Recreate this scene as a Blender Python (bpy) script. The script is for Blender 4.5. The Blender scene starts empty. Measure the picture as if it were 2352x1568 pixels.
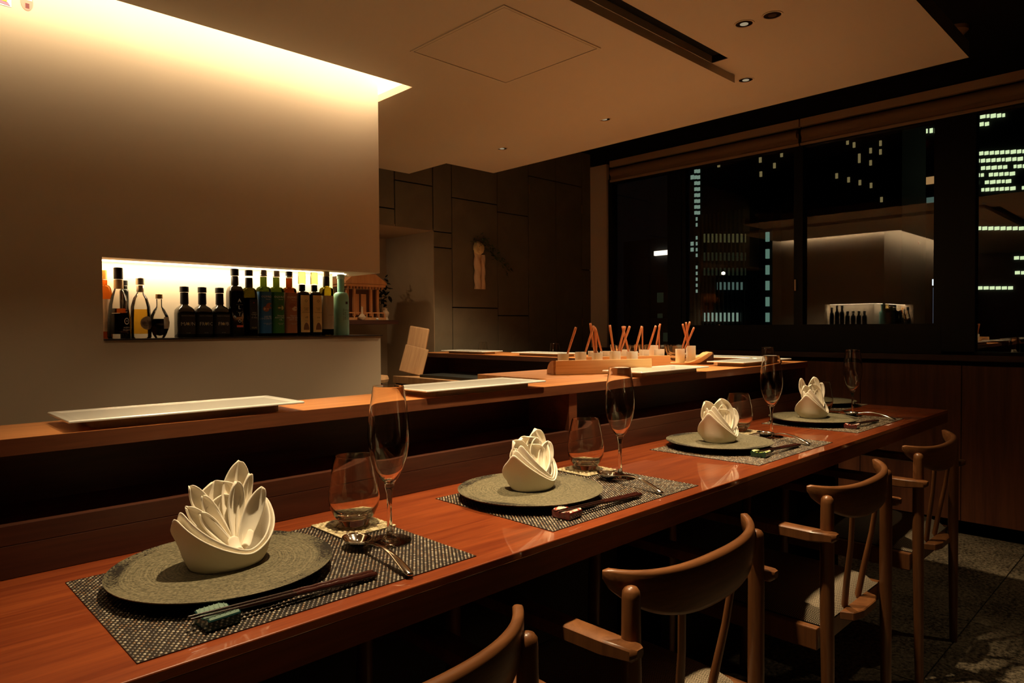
import bpy, bmesh, math, random
from mathutils import Vector, Matrix
random.seed(11)
S = bpy.context.scene
COL = S.collection
PI = math.pi
HC = 1.07            # camera height above the floor
TZ, UZ = 0.74, 0.9274  # dining counter top, raised counter top

# ------------------------------------------------------------ camera
cam = bpy.data.cameras.new('camera')
cam.sensor_fit = 'HORIZONTAL'; cam.sensor_width = 36.0
cam.lens = 1573.04 / 2352 * 36.0
cam.clip_start = 0.02; cam.clip_end = 500
camo = bpy.data.objects.new('camera', cam); COL.objects.link(camo)
camo.matrix_world = Matrix(((0.71518391, 0.01968294, -0.69865912, 0), (-0.69890305, 0.01038699, -0.71514099, 0),
                            (-0.00681911, 0.99975232, 0.02118508, HC), (0, 0, 0, 1)))
S.camera = camo
S.view_settings.view_transform = 'Standard'; S.view_settings.look = 'None'
S.view_settings.gamma = 1.0; S.view_settings.use_curve_mapping = False
S.view_settings.exposure = 0.0
S.cycles.max_bounces = 10; S.cycles.transparent_max_bounces = 24; S.cycles.transmission_bounces = 10
S.cycles.glossy_bounces = 5; S.cycles.diffuse_bounces = 5
S.cycles.caustics_refractive = True; S.cycles.caustics_reflective = False
S.cycles.sample_clamp_indirect = 8.0; S.cycles.use_denoising = True
S.cycles.blur_glossy = 0.1

# ------------------------------------------------------------ world (night)
w = bpy.data.worlds.new('night'); S.world = w; w.use_nodes = True
w.node_tree.nodes['Background'].inputs[0].default_value = (.5, .62, .7, 1)
w.node_tree.nodes['Background'].inputs[1].default_value = .0012

# ------------------------------------------------------------ room lights
WARM = (1.0, .745, .43)
def spot(name, x, y, z, power, size=1.75, blend=.6, rad=.018, tx=0, ty=0, col=WARM):
    l = bpy.data.lights.new(name, 'SPOT'); l.energy = power; l.color = col
    l.spot_size = size; l.spot_blend = blend; l.shadow_soft_size = rad
    o = bpy.data.objects.new(name, l); COL.objects.link(o); o.location = (x, y, z)
    o.rotation_euler = (math.atan2(ty, 1), math.atan2(-tx, 1), 0)
    return o
def area(name, loc, rot, sx, sy, power, col=WARM):
    l = bpy.data.lights.new(name, 'AREA'); l.energy = power; l.color = col; l.shape = 'RECTANGLE'
    l.size = sx; l.size_y = sy
    o = bpy.data.objects.new(name, l); COL.objects.link(o); o.location = loc; o.rotation_euler = rot
    return o
P = 44.0
for i, (x, y, k) in enumerate([(-.12, .87, .12), (.60, .865, 1.75), (1.22, .87, 1.8), (1.851, .90, 1.5), (2.274, 1.158, .8)]):
    spot('downlight_beam', x, y, 1.918, P * k, size=1.12, blend=.8)
for x, y, k in [(2.274, 1.771, 1.4), (2.283, 2.396, 1.4)]:
    spot('downlight_beam', x, y, 1.918, P * k, size=2.0)
for x, y, k in [(.35, 1.30, .6), (.95, 1.32, .9), (1.75, 1.40, 1.5)]:          # kitchen side spots above the raised counter
    spot('downlight_beam', x, y, 1.892, P * k * .30, size=1.25, ty=.22)
# the cove strips that lie on top of the dropped ceiling, along the edges of the opening
area('cove_strip_front', (.05, 1.914, 1.978), (math.radians(86), 0, 0), 2.72, .075, 11.5, col=(1, .83, .56))
area('cove_strip_side', (1.452, 2.50, 1.978), (math.radians(86), 0, math.radians(90)), 1.05, .075, 5, col=(1, .83, .56))
# LED profile in the soffit of the bottle niche
area('niche_strip_front', (.86, 2.165, 1.262), (math.radians(12), 0, 0), .74, .02, 2.8, col=(1, .80, .50))
area('niche_strip_side', (1.29, 2.40, 1.262), (0, math.radians(12), 0), .02, .36, 1.6, col=(1, .80, .50))
# light inside the recess of the back wall
spot('recess_beam', 1.70, 3.48, 1.60, 2.4, size=2.4, tx=.7, rad=.015)
spot('passage_beam', 3.05, -.15, 2.33, 8, size=1.4)
# weak light from the rest of the room behind the photographer
area('room_fill', (1.2, -.9, 2.2), (math.radians(-18), 0, 0), 2.0, .6, .5, col=(1, .72, .42))

# ------------------------------------------------------------ materials
def lin(c): return tuple(((v / 255) / 12.92 if v <= 10 else (((v / 255) + .055) / 1.055) ** 2.4) for v in c)
MATS = {}
def mat(name, col, rough=.5, metal=0, spec=.5, coat=0, emit=None, es=0, trans=0, ior=1.45, noise=None, bump=None, coatr=.1):
    """noise=(scale xyz, detail, amount, second colour), bump=(scale, strength)"""
    m = bpy.data.materials.new(name); m.use_nodes = True
    nt = m.node_tree; b = nt.nodes['Principled BSDF']; N = nt.nodes.new; Lk = nt.links.new
    b.inputs['Base Color'].default_value = (*col, 1); b.inputs['Roughness'].default_value = rough
    b.inputs['Metallic'].default_value = metal; b.inputs['Specular IOR Level'].default_value = spec
    b.inputs['Coat Weight'].default_value = coat; b.inputs['Coat Roughness'].default_value = coatr
    b.inputs['Transmission Weight'].default_value = trans; b.inputs['IOR'].default_value = ior
    if emit: b.inputs['Emission Color'].default_value = (*emit, 1); b.inputs['Emission Strength'].default_value = es
    tc = None
    if noise or bump:
        tc = N('ShaderNodeTexCoord')
    if noise:
        sc, det, amt, c2 = noise
        mp = N('ShaderNodeMapping'); mp.inputs['Scale'].default_value = sc
        Lk(tc.outputs['Object'], mp.inputs[0])
        nz = N('ShaderNodeTexNoise'); nz.inputs['Scale'].default_value = 1; nz.inputs['Detail'].default_value = det
        nz.inputs['Distortion'].default_value = .6
        Lk(mp.outputs[0], nz.inputs[0])
        rp = N('ShaderNodeValToRGB'); rp.color_ramp.elements[0].position = .5 - amt; rp.color_ramp.elements[1].position = .5 + amt
        rp.color_ramp.elements[0].color = (*col, 1); rp.color_ramp.elements[1].color = (*c2, 1)
        Lk(nz.outputs[0], rp.inputs[0]); Lk(rp.outputs[0], b.inputs['Base Color'])
    if bump:
        nz = N('ShaderNodeTexNoise'); nz.inputs['Scale'].default_value = bump[0]; nz.inputs['Detail'].default_value = 4
        Lk(tc.outputs['Object'], nz.inputs[0])
        bp = N('ShaderNodeBump'); bp.inputs['Strength'].default_value = bump[1]; bp.inputs['Distance'].default_value = .002
        Lk(nz.outputs[0], bp.inputs['Height']); Lk(bp.outputs[0], b.inputs['Normal'])
    MATS[name] = m
    return m
def wood(name, c1, c2, scale=(2, 40, 40), rough=.35, coat=0, coatr=.1, spec=.5):
    """long grain along the axis with the small scale, two octaves of streaks"""
    m = mat(name, c1, rough=rough, coat=coat, coatr=coatr, spec=spec)
    nt = m.node_tree; b = nt.nodes['Principled BSDF']; N = nt.nodes.new; Lk = nt.links.new
    tc = N('ShaderNodeTexCoord'); mp = N('ShaderNodeMapping'); mp.inputs['Scale'].default_value = scale
    Lk(tc.outputs['Object'], mp.inputs[0])
    n1 = N('ShaderNodeTexNoise'); n1.inputs['Scale'].default_value = 1; n1.inputs['Detail'].default_value = 6; n1.inputs['Roughness'].default_value = .62; n1.inputs['Distortion'].default_value = 1.2
    Lk(mp.outputs[0], n1.inputs[0])
    n2 = N('ShaderNodeTexNoise'); n2.inputs['Scale'].default_value = 7; n2.inputs['Detail'].default_value = 3
    Lk(mp.outputs[0], n2.inputs[0])
    mx = N('ShaderNodeMath'); mx.operation = 'MULTIPLY_ADD'; mx.inputs[1].default_value = .35
    Lk(n2.outputs[0], mx.inputs[0]); Lk(n1.outputs[0], mx.inputs[2])
    rp = N('ShaderNodeValToRGB'); rp.color_ramp.elements[0].position = .5; rp.color_ramp.elements[1].position = .82
    rp.color_ramp.elements[0].color = (*c1, 1); rp.color_ramp.elements[1].color = (*c2, 1)
    Lk(mx.outputs[0], rp.inputs[0]); Lk(rp.outputs[0], b.inputs['Base Color'])
    bp = N('ShaderNodeBump'); bp.inputs['Strength'].default_value = .12; bp.inputs['Distance'].default_value = .0006
    Lk(n2.outputs[0], bp.inputs['Height']); Lk(bp.outputs[0], b.inputs['Normal'])
    return m
def glass(name, col=(1, 1, 1), rough=0.0, ior=1.5):
    m = bpy.data.materials.new(name); m.use_nodes = True; nt = m.node_tree; nt.nodes.clear()
    g = nt.nodes.new('ShaderNodeBsdfGlass'); g.inputs['Color'].default_value = (*col, 1); g.inputs['IOR'].default_value = ior; g.inputs['Roughness'].default_value = rough
    o = nt.nodes.new('ShaderNodeOutputMaterial'); nt.links.new(g.outputs[0], o.inputs[0]); MATS[name] = m; return m
def thin(name, tint=(1, 1, 1), ior=1.5, scale=1.0):
    """thin clear pane: what is not mirrored at the surface passes straight through"""
    m = bpy.data.materials.new(name); m.use_nodes = True; nt = m.node_tree; nt.nodes.clear(); N = nt.nodes.new; Lk = nt.links.new
    t = N('ShaderNodeBsdfTransparent'); t.inputs[0].default_value = (*tint, 1)
    g = N('ShaderNodeBsdfGlossy'); g.inputs['Roughness'].default_value = 0.0
    f = N('ShaderNodeFresnel'); f.inputs[0].default_value = ior
    k = N('ShaderNodeMath'); k.operation = 'MULTIPLY'; k.inputs[1].default_value = scale; k.use_clamp = True
    Lk(f.outputs[0], k.inputs[0])
    mx = N('ShaderNodeMixShader'); Lk(k.outputs[0], mx.inputs[0]); Lk(t.outputs[0], mx.inputs[1]); Lk(g.outputs[0], mx.inputs[2])
    o = N('ShaderNodeOutputMaterial'); Lk(mx.outputs[0], o.inputs[0]); MATS[name] = m; return m
def emis(name, col, s):
    m = bpy.data.materials.new(name); m.use_nodes = True; nt = m.node_tree; nt.nodes.clear()
    e = nt.nodes.new('ShaderNodeEmission'); e.inputs[0].default_value = (*col, 1); e.inputs[1].default_value = s
    o = nt.nodes.new('ShaderNodeOutputMaterial'); nt.links.new(e.outputs[0], o.inputs[0]); MATS[name] = m; return m

M_wall = mat('wall_plaster', (.68, .545, .40), rough=.85, spec=.2, noise=((3, 3, 3), 3, .35, (.64, .51, .37)), bump=(60, .08))
M_ceil = mat('ceiling_paint', (.58, .50, .39), rough=.8, spec=.2, noise=((2, 2, 2), 2, .4, (.55, .475, .365)))
M_black = mat('black_paint', (.006, .006, .006), rough=.8, spec=.2)
M_frame = mat('black_metal', (.006, .006, .007), rough=.5, spec=.3)
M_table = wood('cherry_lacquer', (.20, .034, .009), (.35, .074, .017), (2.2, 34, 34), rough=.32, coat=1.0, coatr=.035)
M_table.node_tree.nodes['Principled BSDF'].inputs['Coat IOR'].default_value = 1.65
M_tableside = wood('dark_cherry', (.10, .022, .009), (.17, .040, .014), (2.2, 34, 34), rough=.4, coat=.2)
M_upper = wood('counter_cedar', (.46, .16, .045), (.66, .27, .08), (2.0, 30, 30), rough=.42, coat=.25)
M_upper_y = wood('counter_cedar_side', (.46, .16, .045), (.66, .27, .08), (30, 2.0, 30), rough=.42, coat=.25)
M_fascia = wood('walnut_fascia', (.12, .040, .017), (.19, .064, .026), (2.0, 30, 30), rough=.4, coat=.2)
M_board = wood('walnut_board', (.042, .0125, .0062), (.072, .022, .010), (2.0, 26, 26), rough=.45)
M_board_y = wood('walnut_board_side', (.042, .0125, .0062), (.072, .022, .010), (26, 2.0, 26), rough=.45)
M_cab = wood('cabinet_veneer', (.10, .030, .012), (.19, .062, .024), (12, 12, .8), rough=.5)
M_chair = wood('chair_beech', (.145, .053, .018), (.225, .087, .029), (28, 28, 2.4), rough=.36, coat=.15, coatr=.2)
M_chairb = wood('chair_bent_beech', (.145, .053, .018), (.225, .087, .029), (2.6, 28, 60), rough=.36, coat=.15, coatr=.2)
M_pine = wood('pale_cypress', (.68, .36, .13), (.80, .50, .22), (2.0, 8, 150), rough=.5)
M_stick = wood('stick_wood', (.52, .15, .045), (.62, .22, .08), (40, 40, 3), rough=.4, coat=.2)
M_oldwood = wood('leaning_board_wood', (.34, .18, .085), (.46, .27, .13), (30, 30, 2), rough=.6)
M_shrine = wood('shrine_cypress', (.62, .27, .10), (.74, .36, .15), (30, 30, 3), rough=.5)
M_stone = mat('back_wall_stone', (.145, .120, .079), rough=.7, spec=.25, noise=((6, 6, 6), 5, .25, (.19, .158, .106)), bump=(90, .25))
M_stonelit = mat('recess_stone_lit', (.30, .21, .13), rough=.75, spec=.25, noise=((6, 6, 6), 5, .25, (.36, .26, .165)), bump=(90, .2))  # lighter copy of the wall stone, the recess light put into its colour
M_white = mat('white_porcelain', (.84, .82, .74), rough=.22, coat=.6, coatr=.05)
M_white2 = mat('porcelain_cup', (.82, .79, .70), rough=.35)
M_cream = mat('cream_earthenware', (.62, .45, .30), rough=.4)
M_linen = mat('white_linen', (.90, .83, .69), rough=.9, spec=.15, bump=(700, .12))
M_linen.node_tree.nodes['Principled BSDF'].inputs['Sheen Weight'].default_value = .2
M_ledge = mat('dark_metal_ledge', (.05, .04, .035), rough=.35, metal=.6)
M_chrome = mat('polished_steel', (.80, .76, .68), rough=.12, metal=1)
M_trimring = mat('lamp_reflector', (.72, .68, .62), rough=.15, metal=1)
M_lampglow = emis('lamp_glow', (1, .8, .5), .3)
M_lampoff = mat('lamp_baffle', (.12, .06, .03), rough=.3, metal=.6)
M_slate = mat('dark_slate', (.018, .02, .018), rough=.45)
M_blind = mat('blind_fabric', (.26, .16, .09), rough=.9, spec=.1)
M_blind2 = mat('blind_box', (.46, .31, .19), rough=.7, spec=.2)
M_jamb = mat('jamb_plaster', (.70, .55, .40), rough=.85, spec=.2, bump=(80, .2))
M_leaf = mat('dark_leaf', (.03, .06, .012), rough=.5)
M_leaf2 = mat('deep_leaf', (.006, .012, .008), rough=.5)
M_petal = mat('cream_petal', (.70, .52, .26), rough=.7)
M_lacq = mat('dark_lacquer', (.020, .008, .006), rough=.2, coat=.6, coatr=.05)
M_lacqred = mat('red_brown_lacquer', (.045, .011, .008), rough=.22, coat=.6, coatr=.05)
M_teal = mat('teal_glaze', (.012, .045, .045), rough=.15, coat=.7, coatr=.04)
M_teal2 = mat('pale_teal_glaze', (.20, .30, .24), rough=.2, coat=.7, coatr=.04)
M_rglaze = mat('dark_red_glaze', (.12, .012, .010), rough=.15, coat=.7, coatr=.04)
M_rwhite = mat('white_red_pattern', (.55, .09, .06), rough=.25, noise=((90, 90, 90), 2, .03, (.8, .72, .6)))
M_gglaze = mat('dark_green_glaze', (.008, .05, .02), rough=.15, coat=.7, coatr=.04)
M_yglaze = mat('yellow_green_glaze', (.42, .55, .10), rough=.25, noise=((70, 70, 70), 2, .05, (.75, .72, .5)))
M_platedark = mat('plate_dark_rim', (.012, .011, .010), rough=.35)
M_glass = glass('clear_glass', (.99, .985, .97), ior=1.5)
M_winglass = thin('window_glass', ior=1.45, scale=2.4)   # double glazing mirrors more
M_thin = thin('thin_clear_glass', (.97, .96, .94), ior=1.5)

# stoneware of the dinner plates: concentric brush marks, speckle and worn dark patches near the rim
def plate_mat():
    m = mat('grey_stoneware', (.2, .18, .12), rough=.55, spec=.4); nt = m.node_tree; b = nt.nodes['Principled BSDF']; N = nt.nodes.new; Lk = nt.links.new
    tc = N('ShaderNodeTexCoord')
    ln = N('ShaderNodeVectorMath'); ln.operation = 'LENGTH'; Lk(tc.outputs['Object'], ln.inputs[0])
    n1 = N('ShaderNodeTexNoise'); n1.inputs['Scale'].default_value = 330; n1.inputs['Detail'].default_value = 3; Lk(tc.outputs['Object'], n1.inputs[0])
    n3 = N('ShaderNodeTexNoise'); n3.inputs['Scale'].default_value = 14; n3.inputs['Detail'].default_value = 3; Lk(tc.outputs['Object'], n3.inputs[0])
    wv = N('ShaderNodeTexNoise'); wv.noise_dimensions = '1D'; wv.inputs['Scale'].default_value = 1; wv.inputs['Detail'].default_value = 4
    mu = N('ShaderNodeMath'); mu.operation = 'MULTIPLY_ADD'; mu.inputs[1].default_value = 420; Lk(ln.outputs['Value'], mu.inputs[0])
    m3 = N('ShaderNodeMath'); m3.operation = 'MULTIPLY'; m3.inputs[1].default_value = 6; Lk(n3.outputs[0], m3.inputs[0]); Lk(m3.outputs[0], mu.inputs[2])
    Lk(mu.outputs[0], wv.inputs['W'])
    ad = N('ShaderNodeMath'); ad.operation = 'MULTIPLY_ADD'; ad.inputs[1].default_value = .55; Lk(wv.outputs[0], ad.inputs[0]); Lk(n1.outputs[0], ad.inputs[2])
    rp = N('ShaderNodeValToRGB'); e = rp.color_ramp.elements; e[0].position = .58; e[0].color = (.070, .060, .034, 1); e[1].position = .98; e[1].color = (.225, .195, .115, 1)
    Lk(ad.outputs[0], rp.inputs[0])
    # dark worn marks in a band near the rim
    bd = N('ShaderNodeMapRange'); bd.inputs['From Min'].default_value = .092; bd.inputs['From Max'].default_value = .126; Lk(ln.outputs['Value'], bd.inputs[0])
    q = N('ShaderNodeTexNoise'); q.inputs['Scale'].default_value = 9; q.inputs['Detail'].default_value = 2; Lk(tc.outputs['Object'], q.inputs[0])
    qq = N('ShaderNodeMath'); qq.operation = 'MULTIPLY'; Lk(bd.outputs[0], qq.inputs[0]); Lk(q.outputs[0], qq.inputs[1])
    q2 = N('ShaderNodeMath'); q2.operation = 'MULTIPLY_ADD'; q2.inputs[1].default_value = .62; Lk(n1.outputs[0], q2.inputs[0]); Lk(qq.outputs[0], q2.inputs[2])
    r2 = N('ShaderNodeValToRGB'); r2.color_ramp.elements[0].position = .86; r2.color_ramp.elements[1].position = .92
    r2.color_ramp.elements[0].color = (0, 0, 0, 1); r2.color_ramp.elements[1].color = (1, 1, 1, 1); Lk(q2.outputs[0], r2.inputs[0])
    mx = N('ShaderNodeMix'); mx.data_type = 'RGBA'; Lk(r2.outputs[0], mx.inputs[0]); Lk(rp.outputs[0], mx.inputs[6]); mx.inputs[7].default_value = (.016, .012, .008, 1)
    Lk(mx.outputs[2], b.inputs['Base Color'])
    bp = N('ShaderNodeBump'); bp.inputs['Strength'].default_value = .5; bp.inputs['Distance'].default_value = .0008; Lk(ad.outputs[0], bp.inputs['Height']); Lk(bp.outputs[0], b.inputs['Normal'])
    return m
M_plate = plate_mat()
def herring():
    m = mat('herringbone_fabric', (.2, .15, .1), rough=.95, spec=.1); nt = m.node_tree; b = nt.nodes['Principled BSDF']; N = nt.nodes.new; Lk = nt.links.new
    tc = N('ShaderNodeTexCoord'); sp = N('ShaderNodeSeparateXYZ'); Lk(tc.outputs['Object'], sp.inputs[0])
    def mth(op, a, bb=None, c=None):
        n = N('ShaderNodeMath'); n.operation = op
        for i, v in enumerate((a, bb, c)):
            if v is None: continue
            if isinstance(v, (int, float)): n.inputs[i].default_value = v
            else: Lk(v, n.inputs[i])
        return n.outputs[0]
    zig = mth('PINGPONG', mth('ADD', sp.outputs[0], 5.0), .008)
    v = mth('MULTIPLY', mth('ADD', sp.outputs[1], zig), 2 * PI / .0042)
    s = mth('GREATER_THAN', mth('SINE', v), 0.0)
    mx = N('ShaderNodeMix'); mx.data_type = 'RGBA'; Lk(s, mx.inputs[0]); mx.inputs[6].default_value = (.05, .037, .026, 1); mx.inputs[7].default_value = (.42, .34, .24, 1)
    Lk(mx.outputs[2], b.inputs['Base Color'])
    return m
M_seat = herring()
def floor_mat():
    m = mat('granite_tile', (.1, .08, .05), rough=.6, spec=.35); nt = m.node_tree; b = nt.nodes['Principled BSDF']; N = nt.nodes.new; Lk = nt.links.new
    tc = N('ShaderNodeTexCoord'); gm = N('ShaderNodeNewGeometry')
    n1 = N('ShaderNodeTexNoise'); n1.inputs['Scale'].default_value = 75; n1.inputs['Detail'].default_value = 5; n1.inputs['Roughness'].default_value = .7; Lk(gm.outputs['Position'], n1.inputs[0])
    n2 = N('ShaderNodeTexNoise'); n2.inputs['Scale'].default_value = 5; n2.inputs['Detail'].default_value = 3; Lk(gm.outputs['Position'], n2.inputs[0])
    ad = N('ShaderNodeMath'); ad.operation = 'MULTIPLY_ADD'; ad.inputs[1].default_value = .35; Lk(n2.outputs[0], ad.inputs[0]); Lk(n1.outputs[0], ad.inputs[2])
    rp = N('ShaderNodeValToRGB'); e = rp.color_ramp.elements; e[0].position = .56; e[0].color = (.045, .034, .022, 1); e[1].position = .80; e[1].color = (.40, .32, .21, 1)
    Lk(ad.outputs[0], rp.inputs[0]); Lk(rp.outputs[0], b.inputs['Base Color'])
    return m
M_floor = floor_mat()
def strand_mat(name, stops, scale):
    m = mat(name, stops[0][1], rough=.42, spec=.5); nt = m.node_tree; b = nt.nodes['Principled BSDF']; N = nt.nodes.new; Lk = nt.links.new
    gm = N('ShaderNodeNewGeometry'); rp = N('ShaderNodeValToRGB')
    rp.color_ramp.interpolation = 'CONSTANT'
    e = rp.color_ramp.elements
    e[0].position, e[0].color = stops[0][0], (*stops[0][1], 1); e[1].position, e[1].color = stops[1][0], (*stops[1][1], 1)
    for p_, c_ in stops[2:]:
        x = e.new(p_); x.color = (*c_, 1)
    Lk(gm.outputs['Random Per Island'], rp.inputs[0]); Lk(rp.outputs[0], b.inputs['Base Color'])
    return m
M_strand = strand_mat('woven_vinyl', [(0, (.24, .185, .115)), (.36, (.08, .055, .035)), (.72, (.40, .34, .25)), (.85, (.19, .10, .04))], 1)
M_matbase = mat('woven_vinyl_dark', (.014, .011, .010), rough=.4)
M_cstrand = strand_mat('woven_reed', [(0, (.56, .47, .27)), (.36, (.36, .29, .15)), (.66, (.66, .57, .36)), (.86, (.13, .08, .045))], 1)

# ------------------------------------------------------------ mesh helpers
def mesh(name, V, F, m, parent=None, smooth=False, loc=None):
    me = bpy.data.meshes.new(name); me.from_pydata([tuple(v) for v in V], [], F); me.update()
    bm = bmesh.new(); bm.from_mesh(me); bmesh.ops.recalc_face_normals(bm, faces=bm.faces); bm.to_mesh(me); bm.free()
    if isinstance(m, str): m = MATS[m]
    me.materials.append(m)
    if smooth:
        for p in me.polygons: p.use_smooth = True
    o = bpy.data.objects.new(name, me); COL.objects.link(o)
    if parent: o.parent = parent
    if loc: o.location = loc
    return o
class MB:
    def __init__(s): s.V = []; s.F = []
    def add(s, V, F):
        k = len(s.V); s.V += [tuple(v) for v in V]; s.F += [tuple(i + k for i in f) for f in F]; return s
    def box(s, x0, x1, y0, y1, z0, z1, bev=0):
        if bev:
            bm = bmesh.new(); bmesh.ops.create_cube(bm, size=1)
            for v in bm.verts: v.co = Vector(((x0 + x1) / 2 + v.co.x * (x1 - x0), (y0 + y1) / 2 + v.co.y * (y1 - y0), (z0 + z1) / 2 + v.co.z * (z1 - z0)))
            bmesh.ops.bevel(bm, geom=bm.edges[:], offset=bev, segments=2, affect='EDGES', profile=.6)
            bm.verts.index_update()
            s.add([v.co[:] for v in bm.verts], [tuple(v.index for v in f.verts) for f in bm.faces]); bm.free(); return s
        V = [(x, y, z) for z in (z0, z1) for y in (y0, y1) for x in (x0, x1)]
        return s.add(V, [(0, 2, 3, 1), (4, 5, 7, 6), (0, 1, 5, 4), (2, 6, 7, 3), (0, 4, 6, 2), (1, 3, 7, 5)])
    def lathe(s, prof, seg=40, c=(0, 0, 0)):
        V = []; F = []; n = len(prof)
        for j in range(seg):
            a = 2 * PI * j / seg
            V += [(c[0] + r * math.cos(a), c[1] + r * math.sin(a), c[2] + z) for r, z in prof]
        for j in range(seg):
            for i in range(n - 1):
                a, b = j * n + i, ((j + 1) % seg) * n + i
                F.append((a, b, b + 1, a + 1))
        if prof[0][0] > 1e-6: F.append(tuple(j * n for j in range(seg)))
        if prof[-1][0] > 1e-6: F.append(tuple(j * n + n - 1 for j in range(seg)))
        k = len(s.V); s.add(V, F)
        return s
    def tube(s, pts, rad, seg=10, flat=1.0, up=None):
        pts = [Vector(p) for p in pts]; n = len(pts)
        if not isinstance(rad, (list, tuple)): rad = [rad] * n
        V = []; u = Vector(up) if up else None
        for i, p in enumerate(pts):
            d = (pts[min(i + 1, n - 1)] - pts[max(i - 1, 0)]).normalized()
            ref = u if u is not None else (Vector((0, 0, 1)) if abs(d.z) < .9 else Vector((1, 0, 0)))
            a = d.cross(ref).normalized(); b = a.cross(d).normalized()
            for k in range(seg):
                t = 2 * PI * k / seg; V.append(p + a * math.cos(t) * rad[i] + b * math.sin(t) * rad[i] * flat)
        F = [(i * seg + k, i * seg + (k + 1) % seg, (i + 1) * seg + (k + 1) % seg, (i + 1) * seg + k) for i in range(n - 1) for k in range(seg)]
        F += [tuple(range(seg))[::-1], tuple((n - 1) * seg + k for k in range(seg))]
        return s.add([v[:] for v in V], F)
    def prism(s, poly, z0, z1, axis='z'):
        n = len(poly)
        def P3(a, b, z): return {'z': (a, b, z), 'y': (a, z, b), 'x': (z, a, b)}[axis]
        V = [P3(a, b, z0) for a, b in poly] + [P3(a, b, z1) for a, b in poly]
        F = [tuple(range(n))[::-1], tuple(range(n, 2 * n))] + [(i, (i + 1) % n, n + (i + 1) % n, n + i) for i in range(n)]
        return s.add(V, F)
    def xf(s, M):
        s.V = [tuple(M @ Vector(v)) for v in s.V]; return s
    def build(s, name, m, parent=None, smooth=False, loc=None): return mesh(name, s.V, s.F, m, parent, smooth, loc)
def clean(o, auto=35):
    me = o.data; bm = bmesh.new(); bm.from_mesh(me)
    bmesh.ops.remove_doubles(bm, verts=bm.verts, dist=1e-6); bmesh.ops.recalc_face_normals(bm, faces=bm.faces)
    for e in bm.edges:
        if len(e.link_faces) == 2 and e.calc_face_angle(0) > math.radians(auto): e.smooth = False
    bm.to_mesh(me); bm.free()
    for p in me.polygons: p.use_smooth = True
    return o
def box(name, x0, x1, y0, y1, z0, z1, m, parent=None, bev=0):
    """a box with its origin at its own centre"""
    cx, cy, cz = (x0 + x1) / 2, (y0 + y1) / 2, (z0 + z1) / 2
    o = MB().box(x0 - cx, x1 - cx, y0 - cy, y1 - cy, z0 - cz, z1 - cz, bev).build(name, m, parent, loc=(cx, cy, cz))
    return o
def thing(name, label, cat, loc=(0, 0, 0), rz=0, group=None):
    o = bpy.data.objects.new(name, None); COL.objects.link(o); o.location = loc; o.rotation_euler = (0, 0, rz)
    o.empty_display_size = .05
    return tag(o, label, cat, group)
def tag(o, label=None, cat=None, group=None, kind=None):
    if label: o['label'] = label
    if cat: o['category'] = cat
    if group: o['group'] = group
    if kind: o['kind'] = kind
    return o
def struct(o): o['kind'] = 'structure'; return o
def stuff(o): o['kind'] = 'stuff'; return o
def dup(root, loc=None, rz=None, label=None, group=None):
    r = root.copy(); COL.objects.link(r)
    if loc is not None: r.location = loc
    if rz is not None: r.rotation_euler = (0, 0, rz)
    if label: r['label'] = label
    if group: r['group'] = group
    for ch in list(root.children):
        c = ch.copy(); COL.objects.link(c); c.parent = r
        for g in list(ch.children):
            d = g.copy(); COL.objects.link(d); d.parent = c
    return r
def text(name, s, size, m, parent, loc, rot, sx=1.0, align='CENTER', depth=.0002):
    cu = bpy.data.curves.new(name, 'FONT'); cu.body = s; cu.size = size; cu.align_x = align; cu.align_y = 'CENTER'; cu.extrude = depth; cu.resolution_u = 2
    t = bpy.data.objects.new(name, cu); COL.objects.link(t)
    dg = bpy.context.evaluated_depsgraph_get(); me = bpy.data.meshes.new_from_object(t.evaluated_get(dg)); me.name = name
    bpy.data.objects.remove(t); bpy.data.curves.remove(cu)
    me.materials.clear(); me.materials.append(MATS[m] if isinstance(m, str) else m)
    o = bpy.data.objects.new(name, me); COL.objects.link(o); o.parent = parent; o.location = loc; o.rotation_euler = rot; o.scale = (sx, 1, 1)
    return o
E1 = [(0.595, 0.5906, 0.2492, 0.2549), (0.5898, 0.585, 0.2483, 0.254), (0.595, 0.5906, 0.2394, 0.245), (0.5898, 0.585, 0.2385, 0.2442), (0.595, 0.5906, 0.2298, 0.2354), (0.5898, 0.585, 0.229, 0.2346), (0.595, 0.5906, 0.2201, 0.2257), (0.5898, 0.5851, 0.2193, 0.225), (0.595, 0.5906, 0.2103, 0.2159), (0.5898, 0.5851, 0.2095, 0.2152), (0.595, 0.5906, 0.2006, 0.2062), (0.5898, 0.5851, 0.1999, 0.2055), (0.595, 0.5906, 0.1912, 0.1967), (0.5898, 0.5851, 0.1905, 0.196), (0.595, 0.5907, 0.1817, 0.1872), (0.5899, 0.5851, 0.181, 0.1865), (0.5931, 0.5883, 0.1715, 0.177), (0.5931, 0.5883, 0.1619, 0.1674), (0.5931, 0.5883, 0.1408, 0.1462), (0.5931, 0.5883, 0.1313, 0.1367), (0.5931, 0.5883, 0.1216, 0.1269), (0.5931, 0.5884, 0.1124, 0.1177), (0.5932, 0.5884, 0.0929, 0.0982), (0.5932, 0.5884, 0.083, 0.0883), (0.5932, 0.5884, 0.0734, 0.0786), (0.5932, 0.5884, 0.0636, 0.0688), (0.5932, 0.5884, 0.054, 0.0592), (0.6018, 0.5962, 0.2399, 0.2465), (0.602, 0.5963, 0.1316, 0.1378), (0.602, 0.5963, 0.1219, 0.1281)]
E1b = (0.6042, 0.5822, -0.0371, 0.2688)
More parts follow.
